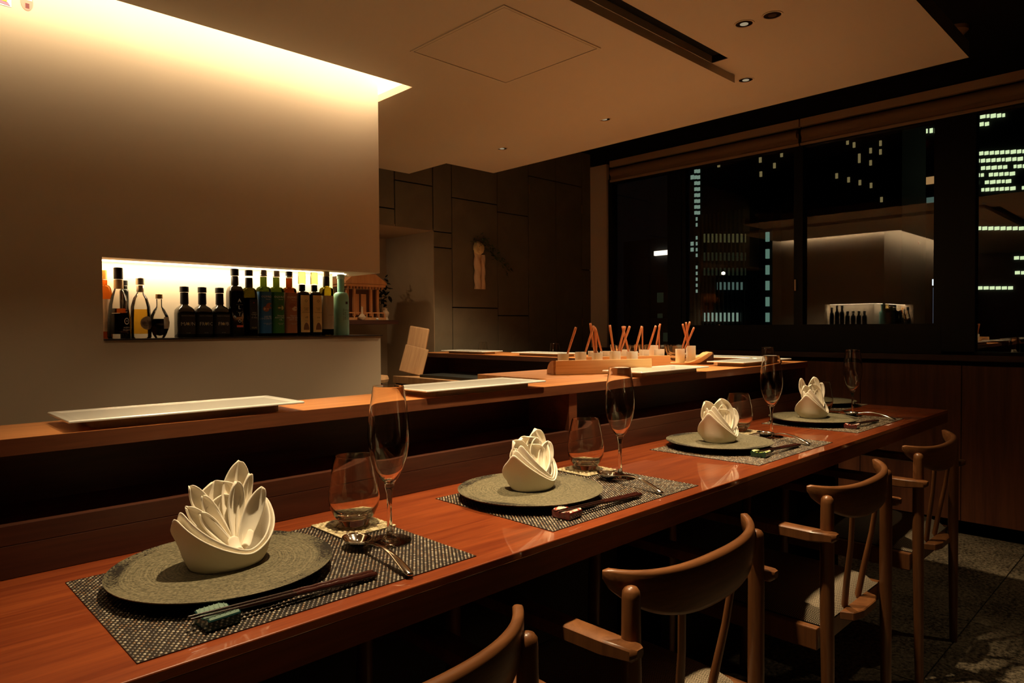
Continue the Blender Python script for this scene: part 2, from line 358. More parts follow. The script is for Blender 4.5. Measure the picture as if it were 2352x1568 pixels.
E2a = [(0.5788, 0.5745, 0.1348, 0.1485), (0.5724, 0.5682, 0.1342, 0.1479), (0.5661, 0.5618, 0.1336, 0.1473), (0.5598, 0.5556, 0.133, 0.1466), (0.5535, 0.5493, 0.1324, 0.146), (0.5473, 0.5432, 0.1319, 0.1453), (0.5411, 0.5371, 0.1313, 0.1447), (0.535, 0.531, 0.1307, 0.1441), (0.529, 0.525, 0.1302, 0.1435), (0.523, 0.519, 0.1296, 0.1429), (0.517, 0.5131, 0.1291, 0.1423), (0.5111, 0.5072, 0.1285, 0.1417)]
E2b = [(0.5789, 0.5746, 0.1053, 0.1183), (0.5724, 0.5682, 0.1048, 0.1178), (0.5661, 0.5619, 0.1044, 0.1173), (0.5598, 0.5556, 0.1039, 0.1167), (0.5535, 0.5494, 0.1034, 0.1162), (0.5473, 0.5432, 0.103, 0.1157), (0.5412, 0.5371, 0.1025, 0.1152), (0.535, 0.531, 0.1021, 0.1147), (0.529, 0.525, 0.1016, 0.1142), (0.523, 0.519, 0.1012, 0.1137), (0.517, 0.513, 0.1008, 0.1132), (0.5111, 0.5072, 0.1003, 0.1127), (0.5789, 0.5746, 0.0814, 0.0937), (0.5725, 0.5682, 0.081, 0.0932), (0.5661, 0.5619, 0.0807, 0.0928), (0.5598, 0.5556, 0.0803, 0.0924), (0.5535, 0.5494, 0.0799, 0.092), (0.5473, 0.5432, 0.0796, 0.0916), (0.5412, 0.5371, 0.0792, 0.0911), (0.5351, 0.531, 0.0789, 0.0907), (0.529, 0.525, 0.0785, 0.0903), (0.523, 0.519, 0.0782, 0.0899), (0.517, 0.513, 0.0778, 0.0895), (0.5111, 0.5071, 0.0775, 0.0892)]
E2c = [(0.5542, 0.5492, 0.0571, 0.0691), (0.5473, 0.5424, 0.0568, 0.0688), (0.5406, 0.5357, 0.0565, 0.0684), (0.5339, 0.5291, 0.0562, 0.0681), (0.5272, 0.5225, 0.0559, 0.0677), (0.5206, 0.5159, 0.0556, 0.0674), (0.5141, 0.5094, 0.0554, 0.0671)]
E2d = [(0.5774, 0.5715, 0.0068, 0.0209), (0.5702, 0.5644, 0.0067, 0.0208), (0.5631, 0.5573, 0.0066, 0.0207), (0.556, 0.5503, 0.0065, 0.0205), (0.549, 0.5434, 0.0065, 0.0204), (0.5421, 0.5365, 0.0064, 0.0203), (0.5352, 0.5297, 0.0063, 0.0201), (0.5284, 0.5229, 0.0062, 0.02), (0.5217, 0.5162, 0.0062, 0.0199)]
E2body = (0.5875, 0.5012, -0.0289, 0.1777)
E3 = [(0.4741, 0.4694, 0.1263, 0.1405), (0.4741, 0.4693, 0.1008, 0.1149), (0.4741, 0.4693, 0.0766, 0.0906), (0.4741, 0.4693, 0.053, 0.067), (0.474, 0.4693, 0.0287, 0.0426), (0.474, 0.4692, 0.005, 0.0189)]
E3b = (0.4866, 0.4644, -0.0284, 0.1835)
E4 = [(0.5537, 0.5499, 0.2517, 0.2599), (0.4846, 0.4811, 0.2468, 0.2546), (0.4836, 0.4802, 0.2253, 0.2331), (0.4624, 0.4591, 0.2345, 0.2422), (0.4515, 0.4482, 0.2493, 0.257), (0.3581, 0.3552, 0.2495, 0.2567), (0.3495, 0.3466, 0.2437, 0.2508), (0.3426, 0.3398, 0.227, 0.234), (0.3426, 0.3398, 0.2216, 0.2287), (0.3282, 0.3254, 0.232, 0.239), (0.3281, 0.3253, 0.2156, 0.2225), (0.3158, 0.3131, 0.2396, 0.2465), (0.3158, 0.3131, 0.228, 0.2349), (0.3725, 0.3695, 0.205, 0.2122), (0.3565, 0.3536, 0.1971, 0.2042), (0.3417, 0.3389, 0.191, 0.1979), (0.3274, 0.3247, 0.185, 0.1919), (0.3143, 0.3115, 0.1642, 0.1709)]
E4b = (0.5731, 0.2885, 0.1573, 0.4385)
E5 = [(0.2072, 0.2031, 0.252, 0.2564), (0.2018, 0.1964, 0.2508, 0.2555), (0.1951, 0.1924, 0.2503, 0.2543), (0.1911, 0.1859, 0.2491, 0.2537), (0.1846, 0.1806, 0.2483, 0.2526), (0.1794, 0.1768, 0.2478, 0.2517), (0.2076, 0.2035, 0.2425, 0.2468), (0.2022, 0.1982, 0.2417, 0.246), (0.1968, 0.1928, 0.2409, 0.2451), (0.2065, 0.2038, 0.2071, 0.211), (0.2024, 0.1984, 0.2063, 0.2105), (0.1971, 0.193, 0.2057, 0.2098), (0.1917, 0.1877, 0.205, 0.2091), (0.1865, 0.1825, 0.2043, 0.2085), (0.1812, 0.1773, 0.2037, 0.2078), (0.176, 0.1722, 0.2031, 0.2071), (0.1709, 0.1658, 0.2022, 0.2065), (0.1646, 0.1607, 0.2016, 0.2057), (0.1595, 0.1557, 0.201, 0.205), (0.206, 0.2019, 0.1977, 0.2019), (0.2006, 0.1965, 0.1971, 0.2013), (0.1952, 0.1912, 0.1965, 0.2006), (0.1899, 0.1859, 0.1959, 0.2), (0.1846, 0.1807, 0.1953, 0.1994), (0.1794, 0.1768, 0.1949, 0.1987), (0.1756, 0.1704, 0.194, 0.1983), (0.1691, 0.1653, 0.1935, 0.1975), (0.1641, 0.159, 0.1927, 0.1969), (0.2005, 0.1965, 0.1881, 0.1922), (0.1952, 0.1911, 0.1875, 0.1916), (0.1898, 0.1846, 0.1867, 0.191), (0.1833, 0.1793, 0.1863, 0.1903), (0.1781, 0.1742, 0.1857, 0.1897), (0.1678, 0.1652, 0.1848, 0.1886), (0.164, 0.1602, 0.1842, 0.1881), (0.159, 0.1552, 0.1836, 0.1876), (0.2059, 0.2018, 0.1802, 0.1843), (0.2005, 0.1977, 0.1799, 0.1838), (0.1924, 0.1884, 0.1788, 0.1829), (0.1872, 0.1832, 0.1783, 0.1824), (0.1819, 0.178, 0.1778, 0.1818), (0.1767, 0.1728, 0.1773, 0.1813), (0.1716, 0.1665, 0.1765, 0.1807), (0.2058, 0.2031, 0.1714, 0.1753), (0.1964, 0.1924, 0.1703, 0.1743), (0.1911, 0.1858, 0.1696, 0.1738), (0.1845, 0.1805, 0.1692, 0.1732), (0.1793, 0.1766, 0.1689, 0.1727), (0.1754, 0.1702, 0.1681, 0.1723), (0.1999, 0.1972, 0.1618, 0.1657), (0.1959, 0.1919, 0.1613, 0.1653), (0.1906, 0.1866, 0.1608, 0.1648), (0.1853, 0.1826, 0.1606, 0.1644), (0.1814, 0.1774, 0.16, 0.164), (0.1762, 0.1723, 0.1596, 0.1635), (0.171, 0.1659, 0.159, 0.1631), (0.1596, 0.1571, 0.1583, 0.1621)]
E5l = [(0.205, 0.2, 0.1151, 0.1194), (0.1987, 0.1938, 0.1145, 0.1187), (0.1925, 0.1876, 0.1138, 0.118), (0.1863, 0.1814, 0.1132, 0.1173), (0.1802, 0.1754, 0.1125, 0.1167), (0.1741, 0.1694, 0.1119, 0.116), (0.1681, 0.1635, 0.1112, 0.1154), (0.1622, 0.1576, 0.1106, 0.1147), (0.2032, 0.1982, 0.042, 0.046), (0.1969, 0.1919, 0.0418, 0.0457), (0.1906, 0.1858, 0.0415, 0.0454), (0.1845, 0.1796, 0.0412, 0.0451), (0.1784, 0.1736, 0.041, 0.0448), (0.1723, 0.1676, 0.0407, 0.0446), (0.1666, 0.1619, 0.0761, 0.08), (0.1607, 0.1561, 0.0756, 0.0796), (0.1656, 0.161, 0.0585, 0.0624), (0.1597, 0.1551, 0.0581, 0.062)]
E5b = (0.2088, 0.1364, -0.0292, 0.2908)
E6 = [(0.2626, 0.2586, 0.2452, 0.2505), (0.2562, 0.2528, 0.2445, 0.2502), (0.2508, 0.244, 0.2433, 0.2496), (0.2808, 0.2736, 0.2432, 0.252), (0.2468, 0.2429, 0.2167, 0.2218), (0.2817, 0.2786, 0.2352, 0.2398)]
E6o = [(0.2598, 0.2466, 0.1794, 0.1887)]
E6t = [(0.2592, 0.2459, 0.1556, 0.1624)]
E6b = (0.285, 0.2386, -0.031, 0.2761)
E7 = [(0.2512, 0.248, 0.0011, 0.0469)]
E7s = [(0.2522, 0.2473, 0.0495, 0.0575)]
E8 = [(0.673, 0.6452, 0.1208, 0.1283)]
E8b = [(0.667, 0.6574, 0.0403, 0.057), (0.6662, 0.6593, 0.0136, 0.0212), (0.655, 0.6438, -0.0264, -0.0116)]
E8body = (0.741, 0.6362, -0.0454, 0.151)
E8dot = [(0.2836, 0.2831, 0.421, 0.4218)]
Ered = [(0.264, 0.2615, 0.233, 0.2363)]
Ew = [(0.6044, 0.5988, 0.1107, 0.1161)]
CUPS = [('A', 1.545, 1.362, 0.989), ('A', 1.594, 1.335, 0.993), ('A', 1.641, 1.309, 0.99), ('A', 1.693, 1.281, 0.994), ('A', 1.743, 1.253, 0.992), ('B', 1.762, 1.423, 0.989), ('B', 1.798, 1.401, 0.988), ('B', 1.855, 1.365, 0.992), ('B', 1.914, 1.328, 0.991), ('B', 1.96, 1.299, 0.992), ('C', 2.102, 1.418, 1.0), ('C', 2.179, 1.355, 0.986), ('C', 2.211, 1.33, 0.997)]
STICKS = [(0, [1.542, 1.364, 0.965], [1.574, 1.336, 1.068]), (1, [1.592, 1.337, 0.966], [1.624, 1.308, 1.072]), (2, [1.637, 1.312, 0.967], [1.628, 1.325, 1.08]), (2, [1.643, 1.307, 0.966], [1.637, 1.315, 1.068]), (6, [1.796, 1.402, 0.966], [1.776, 1.424, 1.063]), (3, [1.698, 1.276, 0.971], [1.683, 1.293, 1.074]), (3, [1.687, 1.287, 0.973], [1.716, 1.26, 1.07]), (3, [1.69, 1.283, 0.969], [1.727, 1.25, 1.07]), (4, [1.742, 1.253, 0.968], [1.723, 1.275, 1.07]), (4, [1.732, 1.263, 0.968], [1.766, 1.233, 1.07]), (8, [1.902, 1.339, 0.965], [1.912, 1.333, 1.068]), (8, [1.91, 1.331, 0.964], [1.944, 1.301, 1.071]), (9, [1.959, 1.299, 0.965], [1.961, 1.3, 1.072]), (10, [2.102, 1.417, 0.974], [2.121, 1.401, 1.078]), (11, [2.168, 1.365, 0.956], [2.207, 1.331, 1.085]), (12, [2.204, 1.336, 0.971], [2.2, 1.343, 1.083]), (12, [2.22, 1.32, 0.971], [2.191, 1.352, 1.077]), (11, [2.178, 1.356, 0.961], [2.217, 1.32, 1.064])]
# ============================================================ THE ROOM
WY, WX = 2.08, 1.375           # left wall block: face and end
NZ0, NZ1 = 1.041, 1.265        # niche
CZ, CZ2, BZ = 1.901, 1.927, 2.36
YB = 3.25
# floor with its stone tiles
fl = struct(box('floor', -1.7, 4.6, -1.7, 4.2, -.06, -.004, M_slate))
i = 0
base = None
for a in range(9):
    for b in range(9):
        x0, y0 = -.72 + a * .6, -1.2 + b * .6
        if y0 > 3.6 or x0 > 4.3: continue
        if base is None:
            base = MB().box(-.298, .298, -.298, .298, -.02, 0, .0015).build('floor_tile', M_floor, fl); t = base
        else:
            t = base.copy(); COL.objects.link(t)
        t.parent = fl; t.location = Vector((x0 + .3, y0 + .3, 0)) - fl.location
struct(box('wall_back', -1.7, 4.6, -1.75, -1.7, 0, BZ, M_board))           # behind the photographer
struct(box('wall_left', -1.75, -1.7, -1.7, 4.2, 0, BZ, M_board))
struct(box('ceiling', -1.7, 4.6, -1.7, 4.2, BZ, BZ + .05, M_black))

# the plastered block with the bottle niche (L-shaped round its end)
blk = MB()
blk.box(-1.7, WX, WY, 3.12, 0, NZ0)                        # below
blk.box(-1.7, WX, WY, 3.12, NZ1, BZ)                       # above
blk.box(-1.7, .50, WY, 3.12, NZ0, NZ1)                     # left of the niche
blk.box(.50, WX - .12, WY + .12, 3.12, NZ0, NZ1)           # core behind the bottles
blk.box(WX - .12, WX, 2.60, 3.12, NZ0, NZ1)                # end of the niche on the short side
wl = struct(blk.build('wall_front', M_wall))
led = struct(MB().prism([(.50, WY - .006), (WX + .006, WY - .006), (WX + .006, 2.60), (WX - .12, 2.60), (WX - .12, WY + .12), (.50, WY + .12)], NZ0, NZ0 + .004).build('trim_1', M_ledge))
# LED profiles in the soffit
MB().box(.50, WX - .10, 2.155, 2.185, NZ1 - .0025, NZ1).build('light_profile', emis('led_profile', (1, .80, .50), 9), wl)
MB().box(1.275, 1.305, 2.19, 2.58, NZ1 - .0025, NZ1).build('light_profile', 'led_profile', wl)
# stickers high on the wall
M_stk = mat('sticker_white', (.9, .85, .7), rough=.4)
a = thing('sticker', 'small sticker with a yellow patch and purple border, at the wall top left corner', 'sticker', (.30, WY - .0008, 1.87))
MB().box(-.018, .0135, -.0004, .0004, -.004, .03).build('backing', M_stk, a)
MB().prism([(-.018, .001), (.011, -.002), (.006, .006), (-.018, .008)], -.0012, -.0004, 'y').build('print', mat('sticker_purple', (.30, .14, .24)), a)
MB().prism([(-.008, .007), (.004, .005), (.005, .022), (-.008, .022)], -.0012, -.0004, 'y').build('print', mat('sticker_yellow', (.85, .60, .02)), a)
b = thing('sticker', 'small pink oval sticker with white dotted top, right of the purple one', 'sticker', (.345, WY - .0008, 1.89))
MB().prism([(.013 * math.cos(k * PI / 12), .022 * math.sin(k * PI / 12)) for k in range(24)], -.0004, .0004, 'y').build('backing', mat('sticker_pink', (.80, .22, .16)), b)
MB().prism([(.011 * math.cos(k * PI / 12), .004 + .016 * math.sin(k * PI / 12)) for k in range(13)], -.001, -.0004, 'y').build('print', M_stk, b)
MB().box(-.003, .005, -.001, -.0004, -.016, -.004).build('print', mat('sticker_dark', (.12, .01, .01)), b)

# dropped ceiling panels
s1 = MB()
s1.box(-1.7, 1.426, 1.155, 1.943, CZ, CZ + .026)
s1.box(1.426, 2.205, 1.155, 3.044, CZ, CZ + .026)
slab = struct(s1.build('ceiling_panel_lower', M_ceil))
struct(box('trim_2', -1.7, 1.426, 1.862, 1.872, CZ + .026, CZ + .05, M_ceil))
# access hatch: a frame set into the panel with the lid proud of a fine joint
h = thing('access_hatch', 'square ceiling access hatch outlined by a fine dark joint', 'hatch', (1.435, 1.49, CZ))
MB().box(-.19, .19, -.195, .195, -.0022, -.0002).build('lid', M_ceil, h)
f = MB()
for x0, x1, y0, y1 in [(-.200, -.1925, -.205, .205), (.1925, .200, -.205, .205), (-.1925, .1925, -.205, -.1975), (-.1925, .1925, .1975, .205)]: f.box(x0, x1, y0, y1, -.0030, -.0002)
f.build('frame', M_ceil, h)
MB().box(-.1925, .1925, -.1975, .1975, -.0012, -.0001).build('joint', mat('joint_dark', (.03, .012, .006), rough=.9), h)
up = MB()
up.box(-1.7, 2.61, .558, 1.096, CZ2, CZ2 + .05)            # in front of the gap cut for the painted band of shade
up.box(2.05, 2.61, 1.096, 2.81, CZ2, CZ2 + .05)
up.box(-1.7, 2.05, 1.152, 1.9, CZ2, CZ2 + .05)
upo = struct(up.build('ceiling_panel_upper', M_ceil))
struct(MB().box(-1.7, 2.0495, 1.0965, 1.1515, CZ2 + .022, CZ2 + .03).box(2.046, 2.0495, 1.0965, 1.1515, CZ2 + .001, CZ2 + .022).build('trim_shade_band', M_black))  # black lining paints the band of shade beside the lower panel
struct(MB().box(-1.7, 1.75, 1.75, 3.12, 2.13, 2.15).build('ceiling_cove', M_ceil))
struct(MB().box(1.500, 1.512, 1.84, 3.03, CZ + .026, 2.13).box(-1.7, 1.512, 1.835, 1.847, CZ + .026, 2.13).build('trim_5', mat('cove_white', (.80, .74, .64), rough=.8)))
MB().box(1.470, 1.484, 1.95, 3.02, CZ + .0265, CZ + .036).build('light_strip', emis('led_strip', (1, .82, .55), 22), slab)
MB().box(-1.69, 1.48, 1.873, 1.884, CZ + .0265, CZ + .034).build('light_strip', 'led_strip', slab)
# downlights
def downlight(x, y, label, on, z=CZ2):
    t = thing('downlight', label, 'ceiling light', (x, y, z), 0, 'recessed downlights')
    clean(MB().lathe([(.0285, 0), (.0285, -.0018), (.0245, -.0018), (.0225, .0)], 28).build('trim_ring', M_ceil, t))
    clean(MB().lathe([(.0240, -.0005), (.016, -.0007), (.0105, -.0009)], 28).build('reflector', M_trimring, t))
    clean(MB().lathe([(0.0, -.0012), (.0115, -.0012), (.0115, -.0008)], 20).build('lamp', M_lampglow if on else M_lampoff, t))
for x, y, l, on in [(1.851, .941, 'round recessed downlight, nearer the dropped panel of the upper pair', 1), (1.857, .861, 'round dark recessed downlight, upper right one of the top pair', 0),
                    (2.19, 1.180, 'recessed downlight half hidden behind the dropped panel corner', 0), (2.274, 1.150, 'recessed downlight just right of the dropped panel corner', 1),
                    (2.274, 1.771, 'small recessed downlight in the middle of the sloping panel edge', 1), (2.283, 2.396, 'farthest small recessed downlight near the stone wall', 1)]:
    downlight(x, y, l, on)
sd = thing('smoke_detector', 'round smoke detector on the black ceiling at the panel corner', 'smoke detector', (3.50, .80, BZ))
clean(MB().lathe([(.0, -.03), (.035, -.03), (.05, -.016), (.052, 0)], 28).build('cover', M_blind, sd)); clean(MB().lathe([(.0, -.036), (.016, -.036), (.018, -.03)], 20).build('sensor', M_blind2, sd))

# back wall of stone panels with the recess
bw = MB()
bw.box(2.526 + .004, 4.05, YB + .012, YB + .06, 0, BZ)
bw.box(-1.7, 2.53, YB + .012, YB + .06, 1.644 + .006, BZ)
wb = struct(bw.build('wall_far', M_black))
g = .0035
def panel(x0, x1, z0, z1):
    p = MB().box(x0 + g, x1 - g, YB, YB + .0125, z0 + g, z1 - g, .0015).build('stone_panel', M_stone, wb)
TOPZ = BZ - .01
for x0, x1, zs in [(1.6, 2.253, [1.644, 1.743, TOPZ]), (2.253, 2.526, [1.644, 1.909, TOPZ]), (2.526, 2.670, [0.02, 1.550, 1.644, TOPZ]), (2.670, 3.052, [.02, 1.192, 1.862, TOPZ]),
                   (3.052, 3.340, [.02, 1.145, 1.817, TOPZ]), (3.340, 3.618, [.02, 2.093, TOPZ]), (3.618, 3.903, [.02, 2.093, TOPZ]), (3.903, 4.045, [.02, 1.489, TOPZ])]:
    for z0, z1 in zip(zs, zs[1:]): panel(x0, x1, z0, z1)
M_hinge = mat('brass_hinge', (.35, .2, .08), rough=.4, metal=.8)
for x, z in [(3.345, 2.02), (3.345, 1.10), (3.900, 1.12), (3.900, 1.95)]: MB().box(x - .002, x + .002, YB - .003, YB, z - .05, z + .01).build('hinge', M_hinge, wb)
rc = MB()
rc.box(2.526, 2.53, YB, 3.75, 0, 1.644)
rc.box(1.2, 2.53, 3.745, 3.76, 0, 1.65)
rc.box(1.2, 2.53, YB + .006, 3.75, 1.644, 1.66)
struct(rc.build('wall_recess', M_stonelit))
sh = tag(MB().box(1.3, 2.335, 3.34, 3.745, -.012, .012, .001).build('wall_shelf', M_board, loc=(0, 0, 1.103)), 'dark wooden shelf in the wall recess carrying the miniature shrine', 'shelf')

# window wall ----------------------------------------------------------------
XF = 4.03
struct(box('wall_right', 4.0, 4.08, 3.098, YB + .01, .9, 2.25, M_jamb))
struct(box('wall_right_upper', 4.0, 4.10, -1.7, YB + .06, 2.262, BZ, M_black))
struct(box('wall_right_lower', 4.08, 4.12, -1.7, YB, 0, .93, M_black))
win = struct(thing('window_1', None, None, (0, 0, 0)))
W = [('post', 2.492, 2.597, .93, 2.14), ('post', .827, .973, .93, 2.14), ('post', 3.066, 3.098, .93, 2.14), ('stile', 1.680, 1.732, 1.06, 2.14)]
for n, y0, y1, z0, z1 in W: box('frame_' + n, 4.02, 4.085, y0, y1, z0, z1, M_frame, win)
box('frame_rail', 4.018, 4.085, .973, 2.492, .918, 1.073, M_frame, win)
box('frame_rail', 4.03, 4.085, -1.7, .827, .918, .93, M_frame, win)
box('frame_rail', 4.03, 4.085, 2.597, 3.07, .918, .93, M_frame, win)
box('frame_rail', 4.03, 4.085, -1.7, 3.1, 2.11, 2.27, M_frame, win)
box('frame_stile', 4.028, 4.07, .973, 1.01, 1.073, 2.12, M_frame, win); box('frame_stile', 4.028, 4.07, 2.462, 2.492, 1.073, 2.12, M_frame, win)
for y0, y1, z0 in [(-1.7, .827, .93), (1.01, 1.69, 1.073), (1.70, 2.462, 1.073), (2.597, 3.066, .93)]:
    box('pane', 4.050, 4.056, y0, y1, z0, 2.12, M_winglass, win)
MB().box(4.008, 4.022, 1.712, 1.726, 1.27, 1.34, .003).build('latch', M_chrome, win)
# roller blinds rolled up in front of the window head
for y0, y1, lab in [(1.692, 3.062, 'rolled-up brown roller blind, left one by the stone wall'), (-1.0, 1.684, 'rolled-up brown roller blind, right one above the wide panes')]:
    bl = thing('roller_blind', lab, 'blind', ((4.0), (y0 + y1) / 2, 2.11), 0, 'roller blinds over the window'); hw = (y1 - y0) / 2
    MB().box(-.012, .018, -hw, hw, .108, .152, .001).build('head_box', M_blind2, bl)
    clean(MB().tube([(.004, -hw + .01, .068), (.004, hw - .01, .068)], .030, 20).build('roll', M_blind, bl))
    MB().box(-.010, .004, -hw, hw, 0, .016, .003).build('bottom_rail', M_blind2, bl)
    MB().box(-.004, .002, -hw + .005, hw - .005, .014, .07).build('fabric', M_blind, bl)
# low cabinet under the window
cb = thing('window_cabinet', 'long dark wood cabinet with flush doors below the window', 'cabinet', (3.98, 0, 0))
MB().box(0.03, .098, -1.69, 3.24, .08, .885).build('carcass', M_black, cb)
MB().box(-.012, .098, -1.69, 3.24, .885, .916, .002).build('sill_top', M_fascia if False else M_board_y, cb)
MB().box(.10, .098 + .01, -1.69, 3.24, 0, .08).build('kick_board', M_black, cb)
ys = [-1.5, -1.026, -.551, -.076, .399, .874, 1.349, 1.824, 2.299, 2.774, 3.235]
for y0, y1 in zip(ys, ys[1:]): MB().box(.008, .028, y0 + .0015, y1 - .0015, .085, .862, .001).build('door', M_cab, cb)

# ============================================================ COUNTERS
# dining counter: long front run and the return along the window side, mitred into one top
XE, EY, BY = 3.03, .709, 1.111
dc = thing('dining_counter', 'long reddish lacquered dining counter wrapping around the corner', 'counter', (0, 0, 0))
tp = MB(); tp.prism([(-1.6, EY), (XE, EY), (XE, 3.2), (2.705, 3.2), (2.705, BY + .02), (-1.6, BY + .02)], TZ - .012, TZ)
tpo = tp.build('worktop', M_table, dc)
bmv = tpo.modifiers.new('bevel', 'BEVEL'); bmv.width = .0015; bmv.segments = 2; bmv.limit_method = 'ANGLE'
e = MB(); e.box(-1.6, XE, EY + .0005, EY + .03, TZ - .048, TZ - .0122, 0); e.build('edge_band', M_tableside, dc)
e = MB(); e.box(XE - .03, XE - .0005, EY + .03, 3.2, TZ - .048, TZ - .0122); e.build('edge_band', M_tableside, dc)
MB().box(-1.6, XE - .04, EY + .035, BY + .02, TZ - .03, TZ - .0125).build('underside', M_black, dc)
for x in (-.9, .3, 1.5, 2.66): MB().box(x, x + .04, BY - .12, BY + .02, 0, TZ - .03).build('bracket', M_black, dc)
# raised counter
rcn = thing('raised_counter', 'raised cedar serving counter standing behind the place settings', 'counter', (0, 0, 0))
UY, UX = 1.105, 2.69
t_ = MB(); t_.box(-1.6, 2.36, UY, 1.271, UZ - .022, UZ); t_.build('countertop', M_upper, rcn)
t_ = MB(); t_.box(2.36, UX, UY, 3.18, UZ - .022, UZ); t_.build('countertop', M_upper_y, rcn)
MB().box(-1.6, UX + .001, UY - .0015, UY - .0001, UZ - .0225, UZ - .0003).build('edge_band', M_fascia, rcn)
MB().box(2.3585, 2.3599, 1.273, 3.18, UZ - .0225, UZ - .0005).build('edge_band', M_board_y, rcn)
MB().box(-1.6, 2.68, BY, BY + .02, .840 - .055, .8115, .0008).build('front_plank', M_fascia if False else M_board, rcn)
MB().box(-1.6, 2.68, BY, BY + .02, TZ + .0005, .7845, .0008).build('front_plank', M_board, rcn)
MB().box(-1.6, 2.68, BY + .02, 1.262, .795, .8112).build('recess_floor', M_board, rcn)
MB().box(-1.6, 2.68, 1.25, 1.265, .8112, UZ - .022).build('recess_back', M_board, rcn)
for x in (-.32, 1.281):
    MB().box(x, x + .03, BY, 1.25, .8112, UZ - .022).build('divider', M_fascia, rcn)
MB().box(2.655, 2.685, BY, 1.25, .8112, UZ - .022).build('divider', M_board, rcn)
MB().box(-1.6, 2.68, BY + .02, 1.262, 0, .795).build('base_panel', mat('base_grey', (.035, .033, .026), rough=.8), rcn)
MB().box(2.66, 2.68, 1.262, 3.18, 0, UZ - .022).build('base_panel', M_board_y, rcn)
MB().box(2.56, 2.58, 1.28, 3.18, .803, UZ - .022).build('recess_back', M_board_y, rcn)
for y in (1.30, 2.12, 3.16): MB().box(2.362, 2.56, y, y + .02, .803, UZ - .022).build('divider', M_board_y, rcn)
# kitchen side worktop below the side leg, with slate
kw = thing('kitchen_worktop', 'lower wooden worktop on the kitchen side behind the counter', 'worktop', (2.18, 1.9, 0))
MB().box(0, .375, -.28, 1.28, .765, .803, .001).build('worktop', M_oldwood, kw)
MB().box(.02, .37, -.28, 1.28, 0, .765).build('carcass', M_black, kw)
tag(box('slate_board', 2.215, 2.52, 2.15, 2.98, .8031, .818, M_slate, None, .002), 'flat dark slate slab lying on the kitchen worktop', 'slab')
# prep board on supports behind the raised counter
pb = thing('prep_board', 'thick wooden prep board butted behind the raised counter under the trays', 'board', (1.385, 1.29, 0))
MB().box(0, .965, -.008, .28, UZ - .018, UZ - .0008, .0015).build('board', M_upper, pb)
MB().box(-.001, .018, -.006, .278, UZ - .022, UZ - .0185).build('end_cleat', M_pine, pb)
MB().box(.05, .95, .0, .26, 0, UZ - .023).build('carcass', M_black, pb)
# boards leaning at the end of the side leg
b1 = tag(MB().box(-.056, .056, -.015, .015, 0, .262, .008).build('leaning_board', M_oldwood, loc=(2.300, 3.170, .8150)), 'taller weathered cutting board leaning behind the other at the counter end', 'cutting board', 'leaning cutting boards')
b2 = tag(MB().box(-.066, .066, -.010, .010, 0, .150, .003).build('leaning_board', M_oldwood, loc=(2.246, 3.105, .8170)), 'shorter pale cutting board leaning in front of the taller one', 'cutting board', 'leaning cutting boards')
b1.rotation_euler = (math.radians(-6), math.radians(10), math.radians(-48)); b2.rotation_euler = (math.radians(-8), math.radians(14), math.radians(-46))
st = thing('stool', 'round-topped stool standing in the dark kitchen passage', 'stool', (1.86, 2.95, 0))
clean(MB().lathe([(0, .80), (.11, .80), (.115, .815), (.11, .83), (0, .83)], 28).build('seat', M_oldwood, st))
for k in range(4):
    a = PI / 4 + k * PI / 2; MB().tube([(.07 * math.cos(a), .07 * math.sin(a), .80), (.12 * math.cos(a), .12 * math.sin(a), 0)], .012, 8).build('leg', M_board, st, True)
# ============================================================ THINGS ON THE RECESS SHELF AND THE STONE WALL
sr = thing('miniature_shrine', 'miniature wooden shrine with a wide sloping roof on the recess shelf', 'shrine', (2.14, 3.47, 1.1155))
rf = MB()
rf.prism([(-.135, .205), (.135, .205), (.135, .215), (.060, .262), (-.075, .262), (-.135, .215)], -.10, .10, 'y'); 
rf.build('roof', M_shrine, sr)
MB().box(-.13, .13, -.095, .095, .190, .204).build('eaves', M_shrine, sr)
for k in range(12): MB().box(-.118 + k * .0205, -.110 + k * .0205, -.088, -.078, .176, .1895).build('rafter', M_shrine, sr)
for x in (-.10, -.055, .055, .10): MB().box(x - .007, x + .007, -.06, -.046, .022, .176).build('post', M_shrine, sr)
MB().box(-.105, .105, -.03, .06, .02, .176).build('cella', mat('shrine_inner', (.12, .05, .02), rough=.7), sr)
for x in (-.030, .018): MB().box(x - .017, x + .017, -.036, -.0305, .03, .15).build('door', M_shrine, sr)
MB().box(-.13, .13, -.10, .09, 0, .014).build('base', M_shrine, sr)
MB().box(-.125, .125, -.098, -.092, .038, .044).build('railing', M_shrine, sr)
for k in range(7): MB().box(-.12 + k * .04 - .003, -.12 + k * .04 + .003, -.098, -.092, .0142, .0378).build('baluster', M_shrine, sr)
vs = tag(clean(MB().lathe([(0, 0), (.017, 0), (.016, .008), (.012, .016), (.020, .034), (.021, .042), (.016, .052), (.010, .058), (.010, .068), (.0085, .068), (.0085, .05), (0, .045)], 28).build('small_vase', M_cream, loc=(2.275, 3.385, 1.1152))), 'small round-bellied cream offering vase right of the shrine', 'vase')
v2 = tag(clean(MB().lathe([(0, 0), (.012, 0), (.021, .010), (.022, .018), (.014, .026), (.006, .036), (.005, .075), (.004, .075), (0, .05)], 28).build('long_necked_vase', M_cream, loc=(2.098, 3.356, 1.1152))), 'long-necked cream offering bottle left in front of the shrine', 'vase')
v3 = tag(clean(MB().lathe([(0, 0), (.010, 0), (.014, .02), (.011, .05), (.012, .075), (.0105, .075), (0, .04)], 24).build('tall_vase', M_cream, loc=(2.30, 3.44, 1.1152))), 'tall narrow cream vase standing behind the round-bellied one', 'vase')
